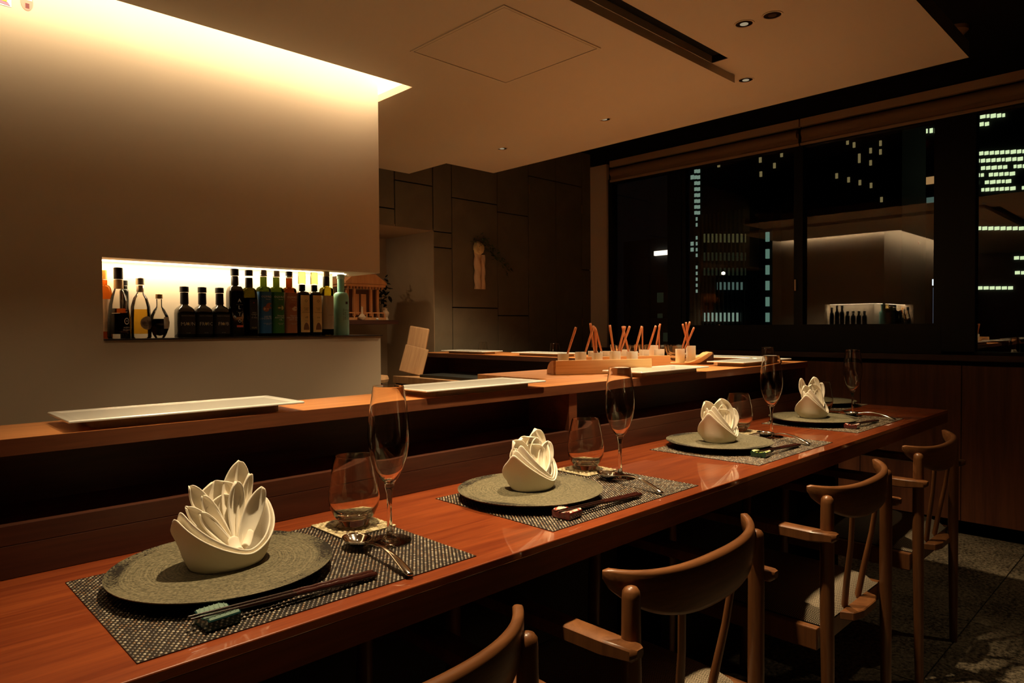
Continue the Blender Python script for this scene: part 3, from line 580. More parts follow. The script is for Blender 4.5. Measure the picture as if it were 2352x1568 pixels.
sc_ = tag(clean(MB().lathe([(0, 0), (.006, 0), (.009, .006), (.005, .011), (0, .012)], 16).build('salt_dish', M_white2, loc=(2.195, 3.352, 1.1152))), 'tiny white dish of salt before the shrine railing', 'dish')
def leafy(name, label, cat, loc, leaves, stems, mleaf, size):
    t = thing(name, label, cat, loc)
    st = MB()
    for pts in stems: st.tube(pts, .0016, 6)
    st.build('stems', mleaf, t)
    rnd = random.Random(len(leaves) + 3)
    for (x, y, z) in leaves:
        a, b, c = rnd.uniform(0, 6.28), rnd.uniform(-.9, .9), rnd.uniform(-.8, .8)
        L = size * rnd.uniform(.7, 1.25)
        V = [(0, 0, 0), (L * .3, L * .20, .05 * L), (L * .7, L * .18, .08 * L), (L, 0, 0), (L * .7, -L * .18, .08 * L), (L * .3, -L * .20, .05 * L), (L * .5, 0, -.06 * L)]
        o = mesh('leaf', V, [(0, 1, 6), (1, 2, 6), (2, 3, 6), (3, 4, 6), (4, 5, 6), (5, 0, 6)], mleaf, t, loc=(x, y, z)); o.rotation_euler = (c, b, a)
    return t
rnd = random.Random(5)
lv = [(rnd.gauss(0, .022), rnd.gauss(0, .015), .07 + rnd.uniform(0, .17)) for _ in range(60)]
leafy('sakaki_branch', 'dark evergreen sprig standing right beside the miniature shrine', 'plant', (2.318, 3.50, 1.135), lv, [[(0, 0, 0), (.004, 0, .10), (-.006, 0, .22)], [(0, 0, 0), (-.012, 0, .1), (-.02, 0, .18)]], M_leaf2, .045)
# hanging vase of two fluted tubes with a cream bloom and trailing leaves
hv = thing('wall_vase', 'pair of pale fluted tubes hung on the stone wall as a vase', 'vase', (2.872, YB - .022, 1.31), 0)
def fluted(cx, r, z0, z1, name, mm):
    V = []; F = []; n = 30; k = 24
    for i in range(n + 1):
        z = z0 + (z1 - z0) * i / n
        for j in range(k):
            a = 2 * PI * j / k; rr = r * (1 + .13 * math.cos(3 * a + i * .55)); V.append((cx + rr * math.cos(a), rr * math.sin(a) * .8, z))
    for i in range(n):
        for j in range(k): F.append((i * k + j, i * k + (j + 1) % k, (i + 1) * k + (j + 1) % k, (i + 1) * k + j))
    F += [tuple(range(k))[::-1], tuple(n * k + j for j in range(k))]
    return clean(mesh(name, V, F, mm, hv))
M_tube = mat('pale_tube', (.74, .54, .36), rough=.6)
fluted(-.016, .0235, 0, .235, 'tube', M_tube); fluted(.028, .0165, .0, .215, 'tube', M_tube)
fl1 = thing('flower_bloom', 'cream folded bloom on top of the hung tubes', 'flower', (2.857, YB - .035, 1.558))
for k in range(9):
    a = k * 2.4; w_ = .036; hh = .085 - .004 * k
    V = []; 
    for i in range(5):
        for j in range(3):
            t = i / 4; s_ = (j - 1); wd = w_ * math.sin(PI * (.15 + .75 * t)); V.append((s_ * wd, -.010 * (1 - t) - .012 * s_ * s_ * 0 - .01 * t * (k % 3), hh * t - .035 + .004 * k * .5))
    o = mesh('petal', V, [(i * 3 + j, i * 3 + j + 1, i * 3 + j + 4, i * 3 + j + 3) for i in range(4) for j in range(2)], M_petal, fl1, True); o.rotation_euler = (-.2 + .15 * math.sin(a), .75 * math.cos(a) * .6, .8 * math.sin(a * 1.7)); 
    md = o.modifiers.new('s', 'SOLIDIFY'); md.thickness = .002
rnd = random.Random(9)
lv = []; 
for _ in range(70):
    t = rnd.random(); lv.append((.02 + .24 * t + rnd.gauss(0, .012), -.02 + rnd.gauss(0, .012) * .6, .02 - .14 * t ** 1.3 + rnd.gauss(0, .022)))
for _ in range(34): lv.append((rnd.gauss(.02, .035), -.015 + rnd.uniform(-.01, .004), .05 + rnd.gauss(.012, .02)))
leafy('trailing_foliage', 'dark green foliage trailing right from the hung flower vase', 'plant', (2.872, YB - .022, 1.555), lv, [[(0, 0, 0), (.08, -.02, -.01), (.16, -.02, -.06), (.26, -.02, -.13)], [(0, 0, 0), (.02, -.02, .05), (.05, -.02, .07)]], M_leaf, .026)

# ============================================================ BOTTLES IN THE NICHE
NB = NZ0 + .0042
def bottle_glass(n, c, r=.03): return glass(n, c, r, 1.45)
G_dark = mat('near_black_glass', (.006, .006, .004), rough=.07, coat=.5, coatr=.03)
G_olive = bottle_glass('olive_glass', (.16, .14, .03)); G_brown = bottle_glass('brown_glass', (.22, .09, .025))
G_green = bottle_glass('green_glass', (.13, .16, .045)); G_clear = thin('bottle_clear', (.97, .95, .90))
L_amber = glass('amber_liquid', (.72, .34, .10), ior=1.33); L_yellow = glass('yellow_liquid', (.95, .72, .22), ior=1.33); L_black = mat('black_vinegar', (.008, .004, .003), rough=.15)
def arc(name, r, z0, z1, a0, a1, m, parent, n=14):
    V = []; 
    for i in range(n + 1):
        a = math.radians(a0 + (a1 - a0) * i / n); V += [(r * math.sin(a), -r * math.cos(a), z0), (r * math.sin(a), -r * math.cos(a), z1)]
    return mesh(name, V, [(2 * i, 2 * i + 2, 2 * i + 3, 2 * i + 1) for i in range(n)], m, parent, True)
def ctext(s, size, m, parent, r, z, a=0, sx=1.0, up=False):
    """lettering wrapped on a cylinder of radius r, centred at angle a (0 faces the room)"""
    cu = bpy.data.curves.new('lettering', 'FONT'); cu.body = s; cu.size = size; cu.align_x = 'CENTER'; cu.align_y = 'CENTER'; cu.resolution_u = 1; cu.space_line = .9
    t = bpy.data.objects.new('lettering', cu); COL.objects.link(t)
    me = bpy.data.meshes.new_from_object(t.evaluated_get(bpy.context.evaluated_depsgraph_get())); me.name = 'lettering'
    bpy.data.objects.remove(t); bpy.data.curves.remove(cu)
    for v in me.vertices:
        x, y = v.co.x * sx, v.co.y
        if up: x, y = -y, x
        q = x / r + math.radians(a); v.co = (r * math.sin(q), -r * math.cos(q), z + y)
    me.materials.clear(); me.materials.append(m)
    o = bpy.data.objects.new('lettering', me); COL.objects.link(o); o.parent = parent; return o
T_white = mat('print_white', (.75, .74, .70), rough=.5); T_dark = mat('print_dark', (.03, .025, .02), rough=.5); T_grey = mat('print_grey', (.55, .50, .42), rough=.5); T_red = mat('print_red', (.50, .10, .08), rough=.5); T_gold = mat('print_gold', (.55, .42, .15), rough=.4)
def body_prof(r, h, hs, rn, hn, base=.004):
    """cylinder to shoulder hs, neck radius rn reached at hn, up to h"""
    P_ = [(0, 0), (r * .93, 0), (r, base), (r, hs)]
    for i in range(1, 8):
        t = i / 7; P_.append((rn + (r - rn) * math.cos(t * PI / 2) ** .9, hs + (hn - hs) * math.sin(t * PI / 2)))
    P_ += [(rn, h - .001), (0, h)]
    return P_
def cap(parent, r, z0, z1, m, name='cap', ring=None):
    o = clean(MB().lathe([(0, z0), (r, z0), (r, z1 - .001), (r - .001, z1), (0, z1)], 28).build(name, m, parent))
    if ring: clean(MB().lathe([(r + .0004, z0 - .006), (r + .0006, z0 - .005), (r + .0006, z0 - .0005), (r, z0 - .0002)], 24).build('cap_ring', ring, parent))
    return o
C_black = mat('black_cap', (.012, .010, .009), rough=.35); C_silver = mat('silver_cap', (.62, .55, .44), rough=.3, metal=.9); C_gold = mat('gold_collar', (.62, .42, .20), rough=.4, metal=.5); C_amber = mat('amber_cap', (.75, .36, .06), rough=.3)
C_goldt = glass('gold_translucent_cap', (.96, .86, .55), .2)
def square(t, p=4.5):
    """oil bottles are square with rounded corners: press the round body, its label and its print into that section"""
    for o in t.children:
        if o.name.startswith('gold_dot'): continue
        for v in o.data.vertices:
            r = math.hypot(v.co.x, v.co.y)
            if r < .0128: continue
            k = min(1, (r - .0128) / .005); a = math.atan2(v.co.y, v.co.x)
            m_ = (abs(math.cos(a)) ** p + abs(math.sin(a)) ** p) ** (-1 / p); f = 1 + (m_ - 1) * k
            v.co.x *= f; v.co.y *= f
    return t
# the two tall bottles at the left edge, the conical one and the squat ones
t = thing('amber_bottle', 'amber bottle with an orange cap at the left end of the niche', 'bottle', (.524, 2.172, NB))
clean(MB().lathe(body_prof(.021, .165, .125, .010, .150), 28).build('glass_body', L_amber, t)); cap(t, .0095, .166, .192, C_amber); arc('label', .0214, .02, .11, -80, 80, mat('kraft_label', (.55, .36, .22)), t)
t = thing('thin_dark_bottle', 'thin black bottle half hidden behind the conical bottle', 'bottle', (.578, 2.178, NB))
clean(MB().lathe(body_prof(.012, .15, .13, .009, .14), 24).build('glass_body', G_dark, t)); cap(t, .0095, .1505, .1655, C_black)
t = thing('conical_vinegar_bottle', 'tall conical clear bottle of black vinegar with white crest print', 'bottle', (.548, 2.117, NB))
prof = [(0, 0), (.027, 0), (.029, .004), (.0285, .03), (.027, .065), (.0235, .095), (.018, .118), (.0115, .134), (.0095, .142), (.0095, .163), (0, .164)]
clean(MB().lathe(prof, 32).build('glass_body', G_clear, t)); clean(MB().lathe([(0, .012), (.0265, .013), (.0262, .035), (.0245, .069), (0, .070)], 28).build('vinegar', L_black, t)); clean(MB().lathe([(0, .0705), (.0243, .071), (.0232, .083), (0, .0835)], 28).build('amber_layer', L_amber, t))
cap(t, .0118, .138, .163, C_gold, 'collar'); cap(t, .0118, .1645, .196, C_black)
ctext('IL DIVINO', .0075, T_white, t, .0272, .088, 28, 1, True)
M_crest = T_white
for rr, zz in ((.0072, .048), ):
    V = []
    n = 28
    for i in range(n):
        a = 2 * PI * i / n
        for k in (rr, rr * .78):
            q = k * math.cos(a) / .029 + math.radians(25); V.append((.0293 * math.sin(q), -.0293 * math.cos(q), zz + k * 1.25 * math.sin(a)))
    mesh('crest', V, [(2 * i, 2 * i + 1, (2 * i + 3) % (2 * n), (2 * i + 2) % (2 * n)) for i in range(n)], T_white, t)
ctext('ACETO', .006, T_white, t, .0295, .030, 25); ctext('BALSAMICO', .004, T_white, t, .0295, .024, 25); ctext('*', .012, T_white, t, .0293, .046, 25)
t = thing('yellow_vinegar_bottle', 'clear bottle of golden vinegar with a round silver label', 'bottle', (.608, 2.135, NB))
prof = [(0, 0), (.025, 0), (.027, .004), (.0265, .05), (.0245, .09), (.018, .114), (.0115, .124), (.0085, .130), (.0085, .150), (0, .151)]
clean(MB().lathe(prof, 32).build('glass_body', G_clear, t)); clean(MB().lathe([(0, .012), (.0245, .013), (.0242, .05), (.0225, .082), (0, .0825)], 28).build('vinegar', L_yellow, t))
cap(t, .0115, .152, .171, C_silver); clean(MB().lathe([(.0092, .131), (.0096, .132), (.0096, .149), (.009, .150)], 20).build('collar', C_silver, t))
V = [(.0272 * math.sin(math.radians(12)), -.0272 * math.cos(math.radians(12)), .043)]; n = 26
for i in range(n):
    a = 2 * PI * i / n; q = .019 * math.cos(a) / .027 + math.radians(22); V.append((.0276 * math.sin(q), -.0276 * math.cos(q), .043 + .019 * math.sin(a)))
V[0] = (.0276 * math.sin(math.radians(22)), -.0276 * math.cos(math.radians(22)), .043)
mesh('label', V, [(0, 1 + i, 1 + (i + 1) % n) for i in range(n)], mat('silver_label', (.50, .46, .42), rough=.35, metal=.3), t)
ctext('BIANCO', .0055, T_dark, t, .0279, .036, 22); ctext('*', .016, T_dark, t, .0279, .046, 22); ctext('CONDIMENTO', .0035, T_dark, t, .0279, .031, 22)
t = thing('round_flask_bottle', 'small egg-shaped clear flask half full of dark vinegar', 'bottle', (.656, 2.13, NB))
prof = [(0, 0), (.012, 0), (.018, .010), (.0255, .032), (.0265, .045), (.023, .064), (.015, .081), (.0085, .089), (.0075, .094), (.0075, .112), (0, .113)]
clean(MB().lathe(prof, 32).build('glass_body', G_clear, t)); clean(MB().lathe([(0, .006), (.012, .009), (.0238, .032), (.0250, .045), (.0238, .055), (0, .0555)], 28).build('vinegar', L_black, t)); cap(t, .0095, .1135, .127, C_gold)
arc('label', .0272, .027, .060, 8, 46, T_white, t, 6); ctext('*', .012, T_gold, t, .0275, .048, 27)
# three short black flasks
def short(x, word, lab):
    t = thing('short_black_bottle', lab, 'bottle', (x, 2.13, NB), 0, 'short black oil bottles')
    bm = MB().lathe([(0, 0), (.0240, 0), (.0253, .003), (.0253, .072), (.0240, .082), (.018, .090), (.0115, .0955), (.0105, .099), (.0105, .118), (0, .119)], 32).build('glass_body', G_dark, t); clean(bm)
    clean(MB().lathe([(.0112, .0995), (.0118, .1), (.0112, .133), (0, .134)], 24).build('neck_sleeve', C_black, t)); cap(t, .0125, .1345, .151, C_black)
    arc('label', .0255, .010, .070, -55, 55, mat('black_label', (.016, .014, .012), rough=.7) if 'black_label' not in MATS else MATS['black_label'], t)
    ctext(word, .0145, T_grey, t, .0258, .040, 3, .9); gd = clean(MB().lathe([(0, 0), (.0038, 0), (.0038, .0006), (0, .0006)], 14).build('gold_dot', T_gold, t)); gd.location = (.0012, -.0252, .0405); gd.rotation_euler = (PI / 2, 0, 0)
    ctext('FRANTOIO MURAGLIA', .0034, T_grey, t, .0258, .064, 3); ctext('olio extra', .003, T_grey, t, .0258, .014, 3); square(t)
short(.7255, 'MAUN', 'short black square-shouldered bottle, first of the three from the left')
short(.7770, 'FRUIC', 'short black square-shouldered bottle, middle one of the three')
short(.8285, 'FRUB', 'short black square-shouldered bottle, last of the three beside the tall one')
t = thing('tall_black_bottle', 'tall black bottle with the letters ALTO running down it', 'bottle', (.878, 2.135, NB))
clean(MB().lathe(body_prof(.0232, .19, .130, .0105, .160), 32).build('glass_body', G_dark, t)); clean(MB().lathe([(.0108, .162), (.0112, .163), (.0112, .186), (.0105, .187)], 22).build('neck_sleeve', C_black, t)); cap(t, .0122, .1905, .212, C_black)
for k, ch in enumerate('ALTO'): ctext(ch, .0155, T_white, t, .0237, .112 - k * .0212, 10)
arc('red_stripe', .0236, .030, .036, -12, 34, T_red, t, 6)
for zz in (.0998, .0785, .0575): arc('rule_line', .0236, zz, zz + .0004, -14, 34, T_grey, t, 6)
square(t)
t = thing('dark_oil_bottle', 'tall dark green bottle with a narrow black label beside the ALTO one', 'bottle', (.923, 2.135, NB))
clean(MB().lathe(body_prof(.0215, .185, .125, .0105, .155), 32).build('glass_body', G_olive, t)); clean(MB().lathe([(0, .004), (.0200, .005), (.0200, .122), (0, .123)], 26).build('oil', L_black, t)); clean(MB().lathe([(.0112, .155), (.0116, .156), (.0116, .184), (.0108, .186)], 22).build('neck_sleeve', C_black, t)); cap(t, .0122, .192, .210, C_black)
arc('label', .0219, .022, .118, -20, 46, MATS['black_label'], t); ctext('*', .014, T_red, t, .0223, .104, 14); ctext('OLIO', .007, T_gold, t, .0223, .028, 14); ctext('extra\nvergine\n1 . 0\ndi oliva', .006, T_grey, t, .0223, .068, 14); square(t)
# three bottles with full coloured labels
def colour_bottle(x, name, lab, gl, c_lab, word, sub, cap_m, fruit):
    t = thing(name, lab, 'bottle', (x, 2.135, NB), 0, 'oil bottles with full colour labels')
    clean(MB().lathe(body_prof(.0203, .192, .145, .0102, .160), 32).build('glass_body', gl, t)); clean(MB().lathe([(0, .003), (.0192, .004), (.0192, .142), (0, .143)], 26).build('oil', L_black, t))
    cap(t, .0112, .198, .213, cap_m, 'cap'); clean(MB().lathe([(.0116, .1925), (.0120, .194), (.0120, .1965), (.0114, .1975)], 22).build('cap_ring', C_silver, t))
    arc('label', .0206, .010, .143, -100, 100, c_lab, t, 20)
    ctext('OLIVADO', .0096, T_white, t, .0210, .127, 12, .95); ctext('Natural', .0045, T_white, t, .0210, .119, 12)
    ctext(word, .0074, T_white, t, .0210, .060, 10, .95); ctext(sub, .0042, T_grey, t, .0210, .040, 10)
    for (fx, fz, fr, fm) in fruit:
        V = [(0, 0, 0)] ; n = 18
        for i in range(n):
            a = 2 * PI * i / n; q = fr * 1.15 * math.cos(a) / .0206 + math.radians(fx); V.append((.0209 * math.sin(q), -.0209 * math.cos(q), fz + fr * math.sin(a)))
        q = math.radians(fx); V[0] = (.0211 * math.sin(q), -.0211 * math.cos(q), fz)
        mesh('fruit_picture', V, [(0, 1 + i, 1 + (i + 1) % n) for i in range(n)], fm, t)
    square(t)
F_b = mat('fruit_brown', (.34, .12, .05)); F_w = mat('fruit_flesh', (.72, .58, .42)); F_y = mat('fruit_yellow', (.62, .55, .18)); F_g = mat('fruit_green', (.07, .14, .03))
colour_bottle(.9705, 'blue_label_bottle', 'bottle with a deep blue coconut oil label', G_green, mat('blue_label', (.020, .13, .34), rough=.45), 'LIQUID\nCOCONUT OIL', 'naturally refined\n. 250 ml .', C_silver, [(26, .098, .0095, F_b), (-4, .088, .0088, F_b), (-4, .088, .0066, F_w)])
colour_bottle(1.0135, 'green_label_bottle', 'bottle with a green avocado oil label', G_green, mat('green_label', (.030, .17, .035), rough=.45), 'Natural\nAVOCADO\nOIL', 'extra virgin\n. 250 ml .', C_silver, [(12, .092, .0100, F_g), (10, .092, .0082, F_y)])
colour_bottle(1.0580, 'brown_label_bottle', 'bottle with a brown macadamia nut oil label', G_brown, mat('brown_label', (.42, .17, .08), rough=.45), 'Natural\nMACADAMIA\nNUT OIL', 'extra virgin\n. 250 ml .', C_black, [(0, .100, .0085, F_b), (22, .090, .0075, F_w)])
M_goldlab = mat('gold_label', (.80, .60, .26), rough=.45, metal=.1)
def gold(x, lab, ch):
    t = thing('gold_label_bottle', lab, 'bottle', (x, 2.135, NB), 0, 'gold labelled bottles')
    clean(MB().lathe(body_prof(.0203, .172, .135, .0108, .150), 32).build('glass_body', G_dark, t)); clean(MB().lathe([(.0110, .1735), (.0125, .174), (.0125, .213), (.0115, .2145), (0, .2145)], 24).build('cap', C_goldt, t))
    arc('label', .0206, .012, .136, -38, 58, M_goldlab, t, 16)
    for s_, z, zz in (('O', .014, .116), ('olio extra\nvergine\ndi oliva', .0042, .090), ('EXTRA VERGINE', .0036, .078), (ch, .010, .062), ('500 ml', .0036, .050)): ctext(s_, z, T_dark, t, .0209, zz, 10)
    V = []; n = 14
    for i in range(n + 1):
        a = PI * i / n
        q = .0095 * math.cos(a) / .0206 + math.radians(10)
        V += [(.0210 * math.sin(q), -.0210 * math.cos(q), .020), (.0210 * math.sin(q), -.0210 * math.cos(q), .020 + .024 * math.sin(a))]
    mesh('picture', V, [(2 * i, 2 * i + 2, 2 * i + 3, 2 * i + 1) for i in range(n)], mat('brown_picture', (.20, .10, .04), rough=.6) if 'brown_picture' not in MATS else MATS['brown_picture'], t)
    square(t)
gold(1.1035, 'bottle with a gold label and green-tinted clear cap, left of the gold pair', 'o8')
gold(1.1480, 'bottle with a gold label and amber clear cap, right of the gold pair', 'oo')
t = thing('pale_label_bottle', 'oil bottle with a plain grey-beige paper label and black sleeve', 'bottle', (1.1935, 2.135, NB))
clean(MB().lathe(body_prof(.0203, .19, .152, .0105, .166), 32).build('glass_body', bottle_glass('yellow_oil_glass', (.45, .38, .08)), t)); clean(MB().lathe([(0, .003), (.0192, .004), (.0192, .13), (0, .131)], 26).build('oil', L_black, t)); clean(MB().lathe([(.0108, .170), (.0114, .171), (.0114, .200), (.0108, .202)], 22).build('neck_sleeve', C_black, t)); cap(t, .0122, .2025, .219, C_silver)
arc('label', .0206, .022, .136, -90, 90, mat('paper_label', (.52, .43, .30), rough=.7), t, 18); ctext('olio d oliva', .004, T_dark, t, .0210, .07, 10); square(t)
t = thing('teal_bottle', 'pale teal painted bottle with black lettering at the niche corner', 'bottle', (1.248, 2.132, NB))
Mt = mat('teal_paint', (.30, .62, .52), rough=.35)
clean(MB().lathe(body_prof(.0245, .196, .128, .0118, .150), 32).build('glass_body', Mt, t)); cap(t, .0132, .1965, .212, mat('pale_teal_cap', (.42, .62, .52), rough=.3))
for k in range(3): clean(MB().lathe([(.0133, .198 + k * .004), (.0140, .199 + k * .004), (.0133, .200 + k * .004)], 24).build('cap_rib', 'pale_teal_cap', t))
ctext('OLIO EXTRA\nVERGINE DI\nOLIVA DOP\nCASTEL DEL\nMONTE 2018\nPUGLIA', .0072, T_dark, t, .0249, .072, 28, 1, True); arc('emblem', .0249, .108, .117, 8, 28, T_dark, t, 5); square(t, 3)
# bottles standing round the corner, seen in the window reflection
side = [(2.262, .151, .021, 'short black bottle'), (2.312, .151, .021, 'short black bottle'), (2.362, .151, .021, 'short black bottle'), (2.412, .151, .021, 'short black bottle'), (2.462, .205, .020, 'tall black bottle'), (2.508, .205, .020, 'tall black bottle'), (2.556, .19, .020, 'tall black bottle')]
ords = ['nearest', 'second', 'third', 'fourth', 'fifth', 'sixth', 'farthest']
for (y, hh, r, lab), od in zip(side, ords):
    t = thing('corner_bottle', '%s from the corner, %s on the side of the niche facing the window' % (lab, od), 'bottle', (1.318, y, NB), 0, 'bottles on the niche side facing the window')
    clean(MB().lathe(body_prof(r, hh - .02, hh * .62, .0105, hh * .75), 24).build('glass_body', G_dark, t)); cap(t, .012, hh - .0195, hh, C_black)

# ============================================================ WHITE SERVING PLATES
def serving_plate(cx, cy, L, W_, rz, label):
    t = thing('serving_plate', label, 'plate', (cx, cy, UZ + .0002), rz, 'long white serving plates on the raised counter')
    hl, hw = L / 2, W_ / 2
    V = []; F = []
    rings = [(hl, hw, .0125), (hl, hw, .0155), (hl - .0015, hw - .0015, .0165), (hl - .008, hw - .008, .0160), (hl - .016, hw - .016, .0148)]
    for a, b, z in rings: V += [(-a, -b, z), (a, -b, z), (a, b, z), (-a, b, z)]
    for i in range(len(rings) - 1):
        for k in range(4): F.append((i * 4 + k, i * 4 + (k + 1) % 4, (i + 1) * 4 + (k + 1) % 4, (i + 1) * 4 + k))
    F += [(0, 3, 2, 1), tuple((len(rings) - 1) * 4 + k for k in range(4))]
    o = mesh('dish', V, F, M_white, t); md = o.modifiers.new('b', 'BEVEL'); md.width = .0012; md.segments = 2
    r = .012; pts = []
    for (sx, sy, a0) in ((1, 1, 0), (-1, 1, 90), (-1, -1, 180), (1, -1, 270)):
        for k in range(5):
            a = math.radians(a0 + k * 22.5); pts.append((sx * (hl - .035 - r) + r * math.cos(a), sy * (hw - .018 - r) + r * math.sin(a)))
    MB().prism(pts, 0, .0126).build('foot', mat('porcelain_foot', (.36, .30, .22), rough=.5) if 'porcelain_foot' not in MATS else MATS['porcelain_foot'], t)
    return t
for cx, cy, L, W_, rz, l in [(.397, 1.178, .35, .150, -.015, 'long white rectangular plate nearest the camera, left of the first flute'), (1.008, 1.172, .35, .150, 0, 'long white rectangular plate right of the first flute glass'),
                        (1.742, 1.160, .36, .136, 0, 'long white rectangular plate in front of the wooden cup trays'), (2.383, 1.186, .38, .140, 0, 'long white rectangular plate at the far right corner, front one'),
                        (2.60, 1.40, .155, .34, 0, 'long white rectangular plate at the corner, behind the front one'), (2.470, 2.29, .150, .34, 0, 'long white plate on the far leg, behind the leftmost cups'),
                        (2.445, 2.82, .150, .34, 0, 'long white plate at the far left end of the raised counter')]:
    serving_plate(cx, cy, L, W_, rz, l)
# ============================================================ PLACE SETTINGS
def make_mat(W_=.445, D_=.305, px=.0064, py=.0043):
    """basket-woven mat: dark sheet with every second strand float standing proud; origin at its centre"""
    hx, hy = W_ / 2, D_ / 2
    base = MB().box(-hx, hx, -hy, hy, 0, .0012).build('backing', M_matbase)
    V = []; F = []
    ny = int(D_ / py); nx = int(W_ / px)
    for j in range(ny):
        y = -hy + (j + .5) * D_ / ny; off = .5 * (j % 2)
        for i in range(nx):
            x = -hx + (i + .25 + off) * W_ / nx
            a, b, h = px * .24, py * .31, .0009
            k = len(V); z = .0011
            V += [(x - a, y - b, z), (x + a, y - b, z), (x + a, y + b, z), (x - a, y + b, z), (x - a * .35, y - b * .6, z + h), (x + a * .35, y - b * .6, z + h), (x + a * .35, y + b * .6, z + h), (x - a * .35, y + b * .6, z + h)]
            F += [(k + 4, k + 5, k + 6, k + 7), (k, k + 1, k + 5, k + 4), (k + 1, k + 2, k + 6, k + 5), (k + 2, k + 3, k + 7, k + 6), (k + 3, k, k + 4, k + 7)]
    me = bpy.data.meshes.new('woven_strands'); me.from_pydata(V, [], F); me.materials.append(M_strand)
    for p in me.polygons: p.use_smooth = True
    st = bpy.data.objects.new('woven_strands', me); COL.objects.link(st); stuff(st)
    # fine cross ribs between the floats
    return base, st
mt = thing('placemat', 'woven black and beige placemat nearest the camera', 'placemat', (.4237, .8905, TZ), 0, 'woven placemats')
b_, s_ = make_mat(); b_.parent = mt; s_.parent = mt
mats = [mt]
for x, y, rz, l in [(1.033, .8905, 0, 'woven black and beige placemat under the second setting'), (1.755, .8935, .0, 'woven black and beige placemat under the third setting'), (2.420, .9035, .0, 'woven black and beige placemat under the fourth setting'),
                    (2.865, 1.215, PI / 2, 'woven placemat on the return of the counter, farthest one')]:
    mats.append(dup(mt, (x, y, TZ), rz, l))
ZM = TZ + .0023
def make_plate():
    t = thing('dinner_plate', 'x', 'plate')
    clean(MB().lathe([(0, .0145), (.115, .0142), (.128, .0150), (.1355, .0168), (.1385, .0182), (.1398, .0178), (.1395, .0165)], 72).build('top_glaze', M_plate, t), 60)
    clean(MB().lathe([(.1394, .0164), (.132, .0125), (.105, .006), (.095, .0055), (.093, .0005), (.086, .0005), (.085, .005), (0, .006)], 64).build('underside', M_platedark, t), 60)
    return t
pl = make_plate(); pl['group'] = 'grey stoneware dinner plates'
plates = [(.358, .919, 'grey stoneware plate under the largest, nearest napkin'), (.945, .920, 'grey stoneware plate of the second setting'), (1.694, .934, 'grey stoneware plate of the third setting'), (2.334, .940, 'grey stoneware plate of the fourth setting'), (2.885, 1.135, 'grey stoneware plate on the return of the counter, mostly hidden')]
for i, (x, y, l) in enumerate(plates):
    if i == 0: pl.location = (x, y, ZM); pl['label'] = l
    else: dup(pl, (x, y, ZM), i * .9, l)
